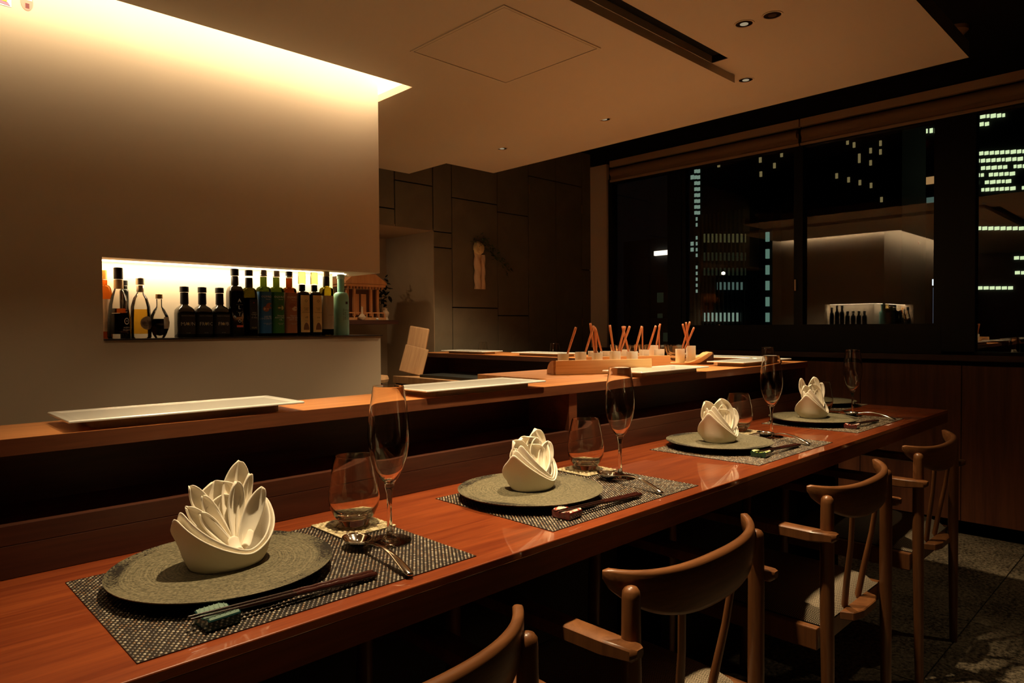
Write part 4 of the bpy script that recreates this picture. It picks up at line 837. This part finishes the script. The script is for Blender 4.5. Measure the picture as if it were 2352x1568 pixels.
# napkins folded into lotus shapes, opening towards the diner (-y)
def napkin(name, seed, k, petals, front=.022, peak=.062, wx=.058, wy=.046, layers=2, fan=0.0, fat=1.0):
    cf, sf = math.cos(fan), math.sin(fan); c6, s6 = math.cos(fan * .6), math.sin(fan * .6)
    rnd = random.Random(seed); bm = bmesh.new()
    def grid(fn, nu, nv):
        vs = [[bm.verts.new(fn(i / nu, j / nv)) for j in range(nv + 1)] for i in range(nu + 1)]
        for i in range(nu):
            for j in range(nv): bm.faces.new((vs[i][j], vs[i + 1][j], vs[i + 1][j + 1], vs[i][j + 1]))
    def wrap(scale, fr, pk, lean, a0=-158, a1=158, sh=0):
        def fn(u, v):
            a = a0 + (a1 - a0) * u; r = math.radians(a); s_ = abs(a - sh)
            e = min(1, s_ / 98) ** 1.45
            h = fr + (pk - fr) * e
            if s_ > 88: h = fr + (pk - fr) * (88 / 98) ** 1.45 + (pk - fr) * .10 * math.sin(min(1, (s_ - 88) / 22) * PI) - (pk * .55) * max(0, (s_ - 99) / 60) ** 1.1
            fl = 1 + lean * (v ** 1.5) * (.45 + .55 * e)
            bt = .90 + .10 * min(1, v * 4)
            return (wx * scale * fl * bt * math.sin(r), -wy * scale * fl * bt * math.cos(r), .0004 + h * v)
        grid(fn, 44, 9)
    wrap(1.0, front, peak, .34, sh=12)
    wrap(.93, front * 1.12 + .002, peak * 1.10, .30, -142, 142, 14)
    if layers > 2:
        wrap(.84, front * 1.2 + .006, peak * 1.22, .26, -150, 128, 22)
        wrap(.74, front * 1.2 + .012, peak * 1.12, .22, -120, 150, -16)
    B = Vector((.010, -.017, .016))
    for (tx, ty, tz, hw, tip, cup) in petals:
        T = Vector((tx * c6 - ty * s6, tx * s6 + ty * c6, tz)); d = T - B; hw *= fat; dx = d.x * cf + d.y * sf
        pw = Vector((d.z * cf, d.z * sf, -dx)).normalized()
        def fn(u, v, T=T, d=d, pw=pw, hw=hw, tip=tip, cup=cup):
            s_ = 2 * u - 1
            c = Vector((B.x + d.x * v, B.y + d.y * math.sin(min(1, v * 1.08) * PI / 2) , B.z + d.z * v ** 1.05))
            wd = hw * (.16 + .95 * min(1, v / .72) ** .8) * (1 - (v * .997) ** tip) ** .55 + .0006
            q = c + pw * (s_ * wd); k_ = cup * s_ * s_ * (.3 + .7 * v); q.x += k_ * sf; q.y -= k_ * cf
            q.z += .0008 * math.sin(5 * s_ + tx * 200) * v
            return q
        grid(fn, 14, 16)
    # folded ends tucked into the heart of the fold
    for (cx, cy, cz, a, w2, l2) in [(-.014, -.020, .024, .9, .006, .026), (.004, -.026, .022, .1, .009, .016), (.020, -.020, .024, -.8, .006, .024)]:
        def fn(u, v, cx=cx, cy=cy, cz=cz, a=a, w2=w2, l2=l2):
            s_ = 2 * u - 1; t = v - .2
            x, y = s_ * w2, l2 * t
            return (cx + x * math.cos(a) - y * math.sin(a), cy + x * math.sin(a) + y * math.cos(a), cz + .016 * v * v + .005 * (1 - s_ * s_))
        grid(fn, 6, 6)
    for v in bm.verts: v.co *= k
    me = bpy.data.meshes.new(name); bm.to_mesh(me); bm.free(); me.materials.append(M_linen)
    for p in me.polygons: p.use_smooth = True
    o = bpy.data.objects.new(name, me); COL.objects.link(o)
    md = o.modifiers.new('thickness', 'SOLIDIFY'); md.thickness = .0027; md.offset = 0; md.use_rim = True
    md = o.modifiers.new('round', 'SUBSURF'); md.levels = 1; md.render_levels = 1
    return o
N1 = [(.036, .034, .146, .030, 2.2, .010), (-.004, .034, .120, .040, 5.0, .012), (.004, .022, .100, .034, 5.0, .008), (-.030, .018, .106, .011, 4.0, .010), (-.046, .022, .122, .016, 2.6, .010), (.022, .016, .118, .014, 4.0, .012),
      (-.058, .006, .096, .013, 3.0, .010), (.060, .006, .104, .020, 2.0, .008), (.046, .018, .126, .012, 2.2, .008), (-.040, .004, .084, .010, 4.0, .010)]
n = napkin('folded_napkin', 2, .88, N1, .022, .088); n.location = (.360, .914, ZM + .0168); n.rotation_euler = (0, 0, .06)
tag(n, 'white linen napkin folded like a lotus, nearest and largest', 'napkin', 'lotus folded napkins')
N2 = [(.036, .032, .130, .032, 2.2, .022), (-.004, .034, .114, .042, 5.0, .024), (.004, .022, .098, .036, 5.0, .020), (-.044, .014, .112, .022, 4.0, .020), (.022, .016, .112, .015, 4.0, .012), (-.052, .004, .094, .013, 3.5, .010), (.058, .008, .100, .022, 3.0, .008)]
n = napkin('folded_napkin', 3, .84, N2, .020, .092, layers=3, fan=-.45, fat=1.1); n.location = (.950, .920, ZM + .0168); n.rotation_euler = (0, 0, .16)
tag(n, 'white linen lotus napkin on the second plate from the camera', 'napkin', 'lotus folded napkins')
n = napkin('folded_napkin', 4, .86, [(.024, .030, .130, .040, 1.8, .030), (-.040, .022, .124, .030, 1.9, .026)] + N2[2:3] + N2[4:], .018, .100, layers=3, fan=-.8, fat=1.25); n.location = (1.686, .928, ZM + .0168); n.rotation_euler = (0, 0, .02)
tag(n, 'white linen lotus napkin on the third plate from the camera', 'napkin', 'lotus folded napkins')
N4 = [(.012, .026, .126, .038, 1.8, .026), (.028, .034, .152, .026, 2.2, .026), (-.036, .026, .148, .014, 3.0, .014), (-.030, .014, .122, .026, 1.8, .024), (.050, .016, .130, .014, 4.0, .010), (.030, .008, .108, .018, 2.4, .010), (.004, .018, .10, .03, 4, .008)]
n = napkin('folded_napkin', 6, .88, N4, .018, .096, layers=3, fan=-.9, fat=1.2); n.location = (2.338, .942, ZM + .0168); n.rotation_euler = (0, 0, .02)
tag(n, 'white linen lotus napkin with spread tips on the fourth plate', 'napkin', 'lotus folded napkins')

# glasses
def make_tumbler():
    P_ = [(0, .0), (.0225, .0), (.0235, .0012), (.0255, .006), (.0335, .0165), (.0395, .030), (.0417, .042), (.0412, .056), (.0385, .078), (.0345, .098), (.0308, .1132), (.0304, .1140), (.0298, .1135),
          (.0334, .098), (.0374, .078), (.0401, .056), (.0406, .042), (.0383, .031), (.031, .020), (.020, .0135), (.0, .0125)]
    t = thing('tumbler_glass', 'x', 'glass', group='stemless water glasses'); clean(MB().lathe(P_, 64).build('bowl', M_glass, t), 28); return t
def make_flute():
    t = thing('champagne_flute', 'x', 'glass', group='champagne flutes')
    P_ = [(.0, .0855), (.0048, .0862), (.0075, .089), (.0135, .097), (.0215, .112), (.0280, .131), (.0312, .150), (.0318, .166), (.0308, .186), (.0285, .206), (.0256, .224), (.0236, .2375), (.0233, .2390), (.0229, .2386),
          (.0248, .224), (.0277, .206), (.0300, .186), (.0310, .166), (.0304, .150), (.0272, .131), (.0207, .1125), (.0125, .0985), (.006, .093), (0, .0922)]
    stem = [(0, .0), (.0325, .0), (.0330, .0008), (.0325, .0016), (.0200, .0026), (.0105, .0048), (.0060, .009), (.0045, .018), (.0036, .035), (.0036, .055), (.0046, .073), (.0072, .0835), (.0074, .0850), (.0048, .0861), (0, .0855)]
    full = stem[:-2] + P_[2:]
    clean(MB().lathe(full, 64).build('bowl', M_glass, t), 28)
    return t
tu = make_tumbler(); fu = make_flute()
G = [(.601, .992, 'stemless water glass on the coaster of the nearest setting'), (1.209, .999, 'stemless water glass on the coaster of the second setting'), (1.976, 1.022, 'stemless water glass behind the third napkin'), (2.585, 1.012, 'stemless water glass behind the fourth napkin')]
CO_Z = .0036
for i, (x, y, l) in enumerate(G):
    p = (x, y, ZM + CO_Z)
    if i == 0: tu.location = p; tu['label'] = l
    else: dup(tu, p, 0, l)
for i, (x, y, z, l) in enumerate([(.596, .882, ZM, 'tall champagne flute of the nearest setting'), (1.202, .897, ZM, 'tall champagne flute of the second setting'), (1.950, .906, ZM, 'tall champagne flute of the third setting'), (2.610, .909, ZM - .0015, 'tall champagne flute of the fourth setting, by the counter end'),
                                  (2.745, 1.292, TZ, 'champagne flute whose rim shows just behind the third one'), (2.80, 2.53, TZ, 'champagne flute rim showing behind the raised counter, left of the sticks'), (2.80, 3.12, TZ, 'farthest champagne flute rim at the left end of the raised counter')]):
    if i == 0: fu.location = (x, y, z); fu['label'] = l
    else: dup(fu, (x, y, z), 0, l)
def make_coaster():
    t = thing('coaster', 'x', 'coaster', group='woven reed coasters'); h = .050
    MB().box(-h, h, -h, h, .0, .0018).build('backing', mat('coaster_back', (.33, .26, .15), rough=.7), t)
    V = []; F = []; n = 16; p = 2 * h / n
    for j in range(n):
        for i in range(n):
            x = -h + (i + .5) * p; y = -h + (j + .5) * p; a, b = (p * .5, p * .36) if (i + j) % 2 else (p * .36, p * .5)
            hh = .0014 if (i + j) % 2 else .0009; k = len(V); z = .0017
            V += [(x - a, y - b, z), (x + a, y - b, z), (x + a, y + b, z), (x - a, y + b, z), (x - a * .6, y - b * .6, z + hh), (x + a * .6, y - b * .6, z + hh), (x + a * .6, y + b * .6, z + hh), (x - a * .6, y + b * .6, z + hh)]
            F += [(k + 4, k + 5, k + 6, k + 7), (k, k + 1, k + 5, k + 4), (k + 1, k + 2, k + 6, k + 5), (k + 2, k + 3, k + 7, k + 6), (k + 3, k, k + 4, k + 7)]
    me = bpy.data.meshes.new('woven_strands'); me.from_pydata(V, [], F); me.materials.append(M_cstrand)
    for q in me.polygons: q.use_smooth = True
    s_ = bpy.data.objects.new('woven_strands', me); COL.objects.link(s_); s_.parent = t; stuff(s_)
    return t
co = make_coaster()
for i, (x, y, l) in enumerate([(.598, .990, 'pale woven coaster at the back corner of the nearest placemat'), (1.206, .997, 'pale woven coaster under the second water glass'), (1.972, 1.018, 'pale woven coaster behind the third plate'), (2.582, 1.010, 'pale woven coaster behind the fourth plate')]):
    if i == 0: co.location = (x, y, ZM); co['label'] = l
    else: dup(co, (x, y, ZM), [.03, -.04, .02, 0][i], l)
# spoons: bowl at the far end, arched handle running to the diner
def make_spoon():
    t = thing('spoon', 'x', 'spoon', group='steel spoons')
    V = []; F = []; nr, ns = 8, 28
    for i in range(nr + 1):
        q = i / nr
        for j in range(ns):
            a = 2 * PI * j / ns; rx, ry = .0205 * q, .0285 * q
            V.append((rx * math.cos(a), ry * math.sin(a), .0012 + .0135 * q ** 2.2))
    for i in range(nr):
        for j in range(ns): F.append((i * ns + j, i * ns + (j + 1) % ns, (i + 1) * ns + (j + 1) % ns, (i + 1) * ns + j))
    o = clean(mesh('bowl', V, F, M_chrome, t), 80); md = o.modifiers.new('s', 'SOLIDIFY'); md.thickness = .0013; md.offset = -1
    P_ = [(0, -.0265, .0130), (0, -.036, .0150), (0, -.055, .0190), (0, -.080, .0205), (0, -.105, .0180), (0, -.128, .0120), (0, -.146, .0065), (0, -.156, .0040), (0, -.160, .0036)]
    clean(MB().tube(P_, [.0042, .0030, .0028, .0031, .0040, .0058, .0066, .0050, .0018], 14, .55, up=(0, 0, 1)).build('handle', M_chrome, t), 80)
    return t
sp = make_spoon()
for i, (x, y, rz, l) in enumerate([(.543, .890, -.10, 'polished steel spoon lying right of the nearest plate'), (1.163, .900, -.19, 'polished steel spoon lying right of the second plate'), (1.925, .912, -.33, 'polished steel spoon lying right of the third plate'), (2.585, .905, -.20, 'polished steel spoon lying right of the fourth plate')]):
    if i == 0: sp.location = (x, y, ZM); sp.rotation_euler = (0, 0, rz); sp['label'] = l
    else: dup(sp, (x, y, ZM), rz, l)
# chopstick rests and chopsticks
def rest(x, y, rz, m1, m2, label):
    t = thing('chopstick_rest', label, 'chopstick rest', (x, y, ZM), rz, 'glazed chopstick rests')
    prof = [(-.021, 0), (.021, 0), (.0225, .0125), (.0185, .0160), (.010, .0125), (0, .0115), (-.010, .0125), (-.0185, .0160), (-.0225, .0125)]
    o = MB().prism(prof, -.021, .021, 'x').build('body', m1, t); md = o.modifiers.new('b', 'BEVEL'); md.width = .0012; md.segments = 2
    V = []
    for yy, zz in [(-.0215, .0138), (-.0185, .0162), (-.010, .0127), (0, .0117), (.010, .0127), (.0185, .0162), (.0215, .0138)]: V += [(-.019, yy, zz + .0002), (.019, yy, zz + .0002)]
    mesh('glaze_pattern', V, [(2 * i, 2 * i + 1, 2 * i + 3, 2 * i + 2) for i in range(6)], m2, t)
    rl = MB()
    for k in range(6): rl.tube([(-.018 + k * .0066, -.019, .0166), (-.014 + k * .0060, -.011, .0134)], .0008, 6)
    for k in range(6): rl.tube([(-.018 + k * .0066, .011, .0134), (-.014 + k * .0060, .019, .0166)], .0008, 6)
    rl.build('relief_lines', m2, t)
    t.scale = (.88, .88, .9)
rest(.293, .774, .06, M_teal, M_teal2, 'dark teal glazed chopstick rest with pale ridges, nearest setting')
rest(.888, .776, .08, M_rglaze, M_rwhite, 'dark red chopstick rest with a white and red pattern, second setting')
rest(1.640, .789, .08, M_gglaze, M_yglaze, 'green and yellow glazed chopstick rest, third setting')
rest(2.285, .798, .08, M_rglaze, M_rwhite, 'red and white patterned chopstick rest, fourth setting')
def make_stick():
    t = thing('chopstick', 'x', 'chopstick', group='dark lacquered chopsticks')
    L = .232
    clean(MB().tube([(0, 0, 0), (.05, 0, 0), (.12, 0, 0)], [.0013, .0020, .0030], 8).build('tip', M_lacq, t), 60)
    V = []; F = []; n = 26; k = 8
    for i in range(n + 1):
        x = .12 + (L - .12) * i / n; r = .0031 + .0012 * i / n
        for j in range(k):
            a = 2 * PI * j / k; rr = r * (1 + .10 * math.cos(2 * (a + i * .6))); V.append((x, rr * math.cos(a), rr * math.sin(a)))
    for i in range(n):
        for j in range(k): F.append((i * k + j, i * k + (j + 1) % k, (i + 1) * k + (j + 1) % k, (i + 1) * k + j))
    F += [tuple(n * k + j for j in range(k))]
    mesh('twisted_handle', V, F, M_lacqred, t, True)
    return t
ck = make_stick()
first = True
for (x, y, rz, where) in [(.262, .7705, -.012, 'nearest setting'), (.857, .7720, -.015, 'second setting'), (1.608, .7850, -.02, 'third setting'), (2.252, .7930, -.02, 'fourth setting')]:
    for j, nm in enumerate(('outer', 'inner')):
        off = (j - .5) * .0085
        p = (x - off * math.sin(rz) , y + off * math.cos(rz), ZM + .0152); l = 'dark lacquered chopstick of the %s, %s' % (where, 'nearer the plate' if j else 'nearer the counter edge')
        if first: ck.location = p; ck.rotation_euler = (0, .045, rz); ck['label'] = l; first = False
        else:
            o = dup(ck, p, rz, l); o.rotation_euler = (0, .045, rz)

# ============================================================ CUP TRAYS
KT = 1.025
M_trayend = wood('tray_end_grain', (.30, .13, .045), (.42, .20, .08), (60, 60, 60), rough=.55)
def tray(p0, p1, label, D_=.066, open_front=False):
    p0, p1 = Vector((*p0, 0)) * KT, Vector((*p1, 0)) * KT; d = p1 - p0; L = d.length; a = math.atan2(d.y, d.x)
    t = thing('cypress_tray', label, 'tray', ((p0.x + p1.x) / 2, (p0.y + p1.y) / 2, UZ), a, 'pale cypress cup trays'); hl, hw = L / 2, D_ / 2
    MB().box(-hl, hl, -hw + .0072, hw, 0, .006).build('bottom', M_pine, t)
    if not open_front:
        MB().box(-hl, hl, -hw, -hw + .007, 0, .042, .001).build('front_wall', M_pine, t)
        MB().box(-hl, hl, hw - .005, hw, .0061, .016).build('rear_wall', M_pine, t)
        pr = [(-hw + .0072, .0)] + [(-hw + .0072 + (D_ - .002) * math.sin(k * PI / 20), .0418 * math.cos(k * PI / 20)) for k in range(11)]
        MB().prism(pr, -.003, .003, 'x').build('end_cheek', M_trayend, t, loc=(-hl - .0032, 0, 0))
        pr = [(-hw + .0072, .0062)] + [(-hw + .0072 + (D_ - .014) * math.sin(k * PI / 16), .0062 + .034 * math.cos(k * PI / 16)) for k in range(9)]
        MB().prism(pr, -.003, .003, 'x').build('end_cheek', M_trayend, t, loc=(hl - .0032, 0, 0))
    else:
        # the end sweeps up in a curve to a dark upright face
        pr = [(-.10, .0062)] + [(-.10 + .085 * k / 8, .0062 + .036 * (k / 8) ** 1.7) for k in range(1, 9)] + [(0, .045), (0, .0062)]
        MB().prism(pr, -hw, hw, 'y').build('curved_end', M_pine, t, loc=(hl - .003, 0, 0))
        pr = [(-.062, 0)] + [(-.062 + .062 * k / 6, .038 * (k / 6) ** 1.3) for k in range(1, 7)] + [(0, 0)]
        MB().prism(pr, -hw - .0022, -hw - .0002, 'y').build('dark_end', M_board, t, loc=(hl - .003, 0, 0))
        MB().box(-.0015, .0015, -hw, hw, 0, .042).build('dark_end', M_board, t, loc=(hl, 0, 0))
    return t
for _c in range(len(CUPS)): CUPS[_c] = (CUPS[_c][0], CUPS[_c][1] * KT, CUPS[_c][2] * KT, HC - (HC - CUPS[_c][3]) * KT)
STICKS = [(c_, [a_[0] * KT, a_[1] * KT, HC - (HC - a_[2]) * KT], [b_[0] * KT, b_[1] * KT, HC - (HC - b_[2]) * KT]) for c_, a_, b_ in STICKS]
tray((1.487, 1.352), (1.752, 1.205), 'pale cypress tray with striped front, left and nearest of the three')
tray((1.735, 1.447), (1.985, 1.287), 'pale cypress tray half hidden behind the nearest one')
tray((2.03, 1.475), (2.255, 1.277), 'open cypress tray with an upswept dark curved end, at the right', open_front=True)
def make_cup():
    t = thing('porcelain_cup', 'x', 'cup', group='small white cups holding wooden sticks')
    sq = lambda r, e: [(abs(math.cos(a)) ** e * math.copysign(r, math.cos(a)), abs(math.sin(a)) ** e * math.copysign(r, math.sin(a))) for a in [2 * PI * k / 28 for k in range(28)]]
    V = []; F = []; R_ = [(.0150, 0), (.0162, .002), (.0166, .050), (.0163, .052), (.0140, .052), (.0136, .050), (.0130, .012)]
    for r, z in R_: V += [(x, y, z) for x, y in sq(r, .78)]
    for i in range(len(R_) - 1):
        for k in range(28): F.append((i * 28 + k, i * 28 + (k + 1) % 28, (i + 1) * 28 + (k + 1) % 28, (i + 1) * 28 + k))
    F += [tuple(range(28)), tuple((len(R_) - 1) * 28 + k for k in range(28))]
    clean(mesh('body', V, F, M_white2, t), 50); return t
cu = make_cup()
OR = ['first', 'second', 'third', 'fourth', 'fifth']
def cup_label(i):
    tr, k = CUPS[i][0], sum(1 for c in CUPS[:i] if c[0] == CUPS[i][0])
    return 'small white porcelain cup, %s from the left in the %s' % (OR[k], {'A': 'nearest tray', 'B': 'middle tray', 'C': 'rightmost tray'}[tr])
for i, (tr, x, y, z) in enumerate(CUPS):
    zb = UZ + .0062
    if i == 0: o = cu; o.location = (x, y, zb); o.rotation_euler = (0, 0, -.5); o['label'] = cup_label(i)
    else: o = dup(cu, (x, y, zb), -.5 + .2 * math.sin(i * 2.1), cup_label(i))
    o.scale = (1, 1, (z - zb) / .052)
cnt = {}
for i, (ci, a, b) in enumerate(STICKS):
    k = cnt.get(ci, 0); cnt[ci] = k + 1
    a, b = Vector(a), Vector(b)
    tot = sum(1 for s_ in STICKS if s_[0] == ci)
    lab = ('only wooden stick' if tot == 1 else ['left-leaning wooden stick', 'right-leaning wooden stick', 'third wooden stick'][k]) + ' in the ' + cup_label(ci).replace('small white porcelain cup, ', '').replace(' from the left in the', ' cup of the')
    # keep the foot inside the cup
    c = Vector((CUPS[ci][1], CUPS[ci][2], UZ + .015)); d = (b - a).normalized()
    rim = Vector((CUPS[ci][1], CUPS[ci][2], CUPS[ci][3])); r_ = (a - rim); r_.z = 0
    top = b; foot = c + Vector((r_.x, r_.y, 0)) * .3
    dd = top - foot; L = dd.length
    o = MB().tube([(0, 0, 0), (0, 0, L * .5), (0, 0, L * .93), (0, 0, L)], [.0022, .0034, .0040, .0036], 6, .7).build('wooden_stick', M_stick, None, True, loc=foot)
    o.rotation_euler = dd.to_track_quat('Z', 'Y').to_euler()
    tag(o, lab, 'wooden stick', 'wooden sticks in the cups')
# low clear glass bowls stacked on their sides behind the trays
def make_bowl():
    t = thing('glass_bowl', 'x', 'bowl', group='clear glass bowls behind the trays')
    clean(MB().lathe([(0, 0), (.020, 0), (.034, .008), (.044, .024), (.048, .040), (.0465, .040), (.0425, .0245), (.033, .0105), (.019, .0022), (0, .002)], 40).build('bowl', M_glass, t), 70); return t
gb = make_bowl()
for i, (x, y, rz) in enumerate([(2.415, 1.765, .2), (2.50, 1.86, .9), (2.60, 1.80, 1.4), (2.425, 1.655, .4), (2.535, 1.70, 2.0), (2.46, 1.545, .6), (2.63, 1.66, .1)]):
    l = 'clear glass bowl behind the trays, ' + ['leftmost', 'second from the left', 'third from the left', 'middle', 'fifth from the left', 'sixth from the left', 'rightmost'][i]
    if i == 0: o = gb; o['label'] = l
    else: o = dup(gb, label=l)
    o.location = (x, y, UZ + .0005); o.rotation_euler = (0, 0, rz); o.scale = (1, 1, 1.5)

# ============================================================ CHAIRS
def make_chair():
    t = thing('armchair', 'x', 'chair', group='beech armchairs along the dining counter')
    for s_ in (-1, 1):
        clean(MB().tube([(s_ * .192, -.004, 0), (s_ * .1945, -.002, .20), (s_ * .1965, 0, .42), (s_ * .1975, 0, .60), (s_ * .1975, 0, .672), (s_ * .1975, 0, .681), (s_ * .1975, 0, .6865), (s_ * .1975, 0, .689)], [.0115, .0135, .0152, .0148, .0138, .0130, .0092, .003], 20, up=(0, 1, 0)).build('rear_leg', M_chair, t), 50)
        clean(MB().tube([(s_ * .205, .405, 0), (s_ * .207, .402, .25), (s_ * .209, .398, .45), (s_ * .211, .395, .590)], [.0105, .0130, .0145, .0130], 18, up=(0, 1, 0)).build('front_leg', M_chair, t), 50)
        # armrest: flat tapered bar from the rear leg towards the counter
        V = []; F = []
        sec = [(-.030, .008, .598, .611), (-.022, .0155, .592, .612), (.03, .0180, .586, .612), (.12, .0185, .586, .6125), (.25, .0215, .588, .613), (.37, .0240, .590, .613), (.425, .0225, .592, .612), (.440, .014, .597, .610)]
        for y, hw, z0, z1 in sec:
            cx = s_ * (.2175 + .006 * (y / .44)); V += [(cx - hw, y, z0 + .004), (cx - hw * .6, y, z0), (cx + hw * .6, y, z0), (cx + hw, y, z0 + .004), (cx + hw, y, z1 - .003), (cx + hw * .8, y, z1), (cx - hw * .8, y, z1), (cx - hw, y, z1 - .003)]
        for i in range(len(sec) - 1):
            for k in range(8): F.append((i * 8 + k, i * 8 + (k + 1) % 8, (i + 1) * 8 + (k + 1) % 8, (i + 1) * 8 + k))
        F += [tuple(range(8)), tuple((len(sec) - 1) * 8 + k for k in range(8))]
        clean(mesh('armrest', V, F, M_chair, t), 40)
        MB().box(s_ * .199 - .011, s_ * .199 + .011, .018, .385, .335, .385, .003).build('side_rail', M_chair, t)
        clean(MB().tube([(s_ * .043, .018, .385), (s_ * .056, .008, .46), (s_ * .070, -.006, .55), (s_ * .082, -.014, .632)], [.0105, .0100, .0085, .0080], 12, .7, up=(0, 1, 0)).build('spindle', M_chair, t), 60)
    # crescent backrest
    V = []; F = []; n = 44; k = 12
    for i in range(n + 1):
        u = -1 + 2 * i / n; au = abs(u)
        x = .2165 * math.sin(u * 1.18) / math.sin(1.18); y = -.028 + .066 * au ** 2.5
        dx = .2165 * math.cos(u * 1.18) * 1.18 / math.sin(1.18); dy = .066 * 2.5 * au ** 1.5 * (1 if u > 0 else -1)
        nrm = Vector((-dy, dx, 0)).normalized()
        zt = .700 + .011 * au ** 2; zb = zt - (.020 + .064 * max(0, 1 - au ** 2.3) ** .85)
        th = .0105 * (1 - .25 * au)
        if i in (0, n): th *= .45; zt -= .004; zb += .004
        hz = (zt - zb) / 2; cz = (zt + zb) / 2
        for j in range(k):
            a = 2 * PI * j / k; ca, sa = math.cos(a), math.sin(a)
            ex = abs(ca) ** .55 * math.copysign(1, ca) * th; ez = abs(sa) ** .32 * math.copysign(1, sa) * hz
            taper = 1 - .25 * (1 - (ez / hz + 1) / 2) 
            V.append((x + nrm.x * ex * taper, y + nrm.y * ex * taper, cz + ez))
    for i in range(n):
        for j in range(k): F.append((i * k + j, i * k + (j + 1) % k, (i + 1) * k + (j + 1) % k, (i + 1) * k + j))
    F += [tuple(range(k)), tuple(n * k + j for j in range(k))]
    clean(mesh('backrest', V, F, M_chairb, t), 60)
    # seat
    MB().box(-.188, .188, .018, .040, .335, .383, .003).build('rear_rail', M_chair, t)
    MB().prism([(-.088, .012), (.088, .012), (.075, -.016), (.04, -.026), (-.04, -.026), (-.075, -.016)], .372, .392).build('spindle_block', M_chair, t).modifiers.new('b', 'BEVEL').width = .002
    MB().box(-.190, .190, .375, .397, .335, .385, .003).build('front_rail', M_chair, t)
    V = []; F = []; n = 18
    for i in range(n + 1):
        for j in range(n + 1):
            u, v = -1 + 2 * i / n, -1 + 2 * j / n
            e = (1 - abs(u) ** 5) ** .5 * (1 - abs(v) ** 5) ** .5
            V.append((u * .186, .205 + v * .190, .386 + .040 * e + .006 * (1 - u * u) * (1 - v * v)))
    for i in range(n):
        for j in range(n): a = i * (n + 1) + j; F.append((a, a + n + 1, a + n + 2, a + 1))
    k0 = len(V)
    V += [(-.186, .015, .382), (.186, .015, .382), (.186, .395, .382), (-.186, .395, .382)]
    F.append((k0, k0 + 1, k0 + 2, k0 + 3))
    clean(mesh('seat_cushion', V, F, M_seat, t), 60)
    return t
ch = make_chair()
for i, (x, y, rz, l) in enumerate([(.408, .596, .0, 'beech armchair nearest the camera, only its backrest top in view'), (1.019, .594, .0, 'beech armchair with curved backrest, second from the camera'), (1.765, .599, .0, 'beech armchair with curved backrest, third from the camera'), (2.470, .606, .0, 'beech armchair farthest from the camera, near the cabinet')]):
    if i == 0: ch.location = (x, y, 0); ch['label'] = l
    else: dup(ch, (x, y, 0), rz, l)

# ============================================================ THE CITY OUTSIDE (each facade at its own distance)
M_bld = mat('building_dark', (.010, .011, .012), rough=.8); M_bld2 = mat('building_mullion', (.05, .04, .02), rough=.7)
E_green = emis('window_green', (.68, 1.0, .76), .26); E_dim = emis('window_dim', (.60, .80, .40), .014); E_teal = emis('window_teal', (.50, .95, .72), .20)
E_yel = emis('window_yellow', (1, .78, .32), .17); E_bright = emis('window_bright', (.80, 1.0, .55), .95); E_orange = emis('window_orange', (1, .55, .2), .35); E_white = emis('street_white', (1, .85, .65), 2.2); E_blue = emis('street_blue', (.5, .7, 1), .16); E_bluew = emis('street_cool_white', (.8, .9, 1), 1.4); E_yd = emis('window_yellow_dim', (.85, .80, .30), .05); E_red = emis('beacon_red', (1, .02, .03), 1.2); E_t2 = emis('window_teal_pale', (.5, .85, .7), .12)
def building(name, label, D, body, wins, depth=12, m=M_bld):
    y0, y1, z0, z1 = [v * D for v in (body[1], body[0], body[2], body[3])]
    G0 = -32.0; cy = (y0 + y1) / 2; t = thing(name, label, 'building', (D, cy, G0))
    MB().box(.25, depth, y0 - cy, y1 - cy, 0, HC + z1 - G0).build('facade', m, t)
    for lst, mm in wins:
        for w_ in lst:
            a, b, c, d = [v * D for v in w_]
            MB().box(0, .24, b - cy, a - cy, HC + c - G0, HC + d - G0).build('lit_window', mm, t)
    return t
building('office_tower', 'slender dark tower with a column of small green lights', 150, E1b, [(E1, E_green)])
lb = building('office_block', 'low office block behind vertical fins, with greenish office floors', 60, E2body, [(E2a, E_yd), (E2b, E_dim), (E2c, E_t2), (E2d, E_green)], 3)
D = 60; y0, y1 = E2body[1] * D, E2body[0] * D
for k in range(13): MB().box(-.9, -.7, 0, .10, 0, E2body[3] * D + HC + 32).build('fin', M_bld2, lb, loc=(0, (y0 - y1) / 2 + k * (y1 - y0) / 12.3, 0))
building('stair_tower', 'narrow dark stair tower with one column of teal windows', 60, E3b, [(E3, E_teal)], 2)
building('apartment_tower', 'broad black tower with scattered yellow windows', 110, E4b, [(E4, E_yel)])
building('curved_tower', 'bright high-rise with long rows of greenish lit floors', 130, E5b, [(E5, E_bright), (E5l, E_bright)])
gt = building('glass_tower', 'dark tower with a few bright panes beside the window post', 140, E6b, [(E6, E_bright), (E6o, E_orange), (E6t, E_t2)])
building('low_building', 'low dark building outside the left pane with a white light bar', 45, E8body, [(E8, E_white), (E8b, E_dim)], .8)
sl_ = thing('street_light', 'cool white street light with a bluish pole outside', 'street light', (50, E7s[0][0] * 50, -32))
for (a, b, c, d), nm, mm in ((E7s[0], 'lamp_head', E_bluew), (E7[0], 'lit_pole', E_blue)): MB().box(0, .15, b * 50 - E7s[0][0] * 50, a * 50 - E7s[0][0] * 50, HC + c * 50 + 32, HC + d * 50 + 32).build(nm, mm, sl_)
MB().box(.05, .15, -.06, .06, 0, HC + E7[0][2] * 50 + 32).build('pole', M_bld, sl_)
a, b, c, d = Ered[0]
clean(MB().lathe([(0, -.3), (.2, -.2), (.3, 0), (.2, .2), (0, .3)], 12).build('aircraft_beacon', E_red, gt, loc=(-.2, a * 140 - gt.location.y, HC + c * 140 + 32)))
struct(box('ground', 6, 190, -40, 130, -32.5, -32, M_bld))
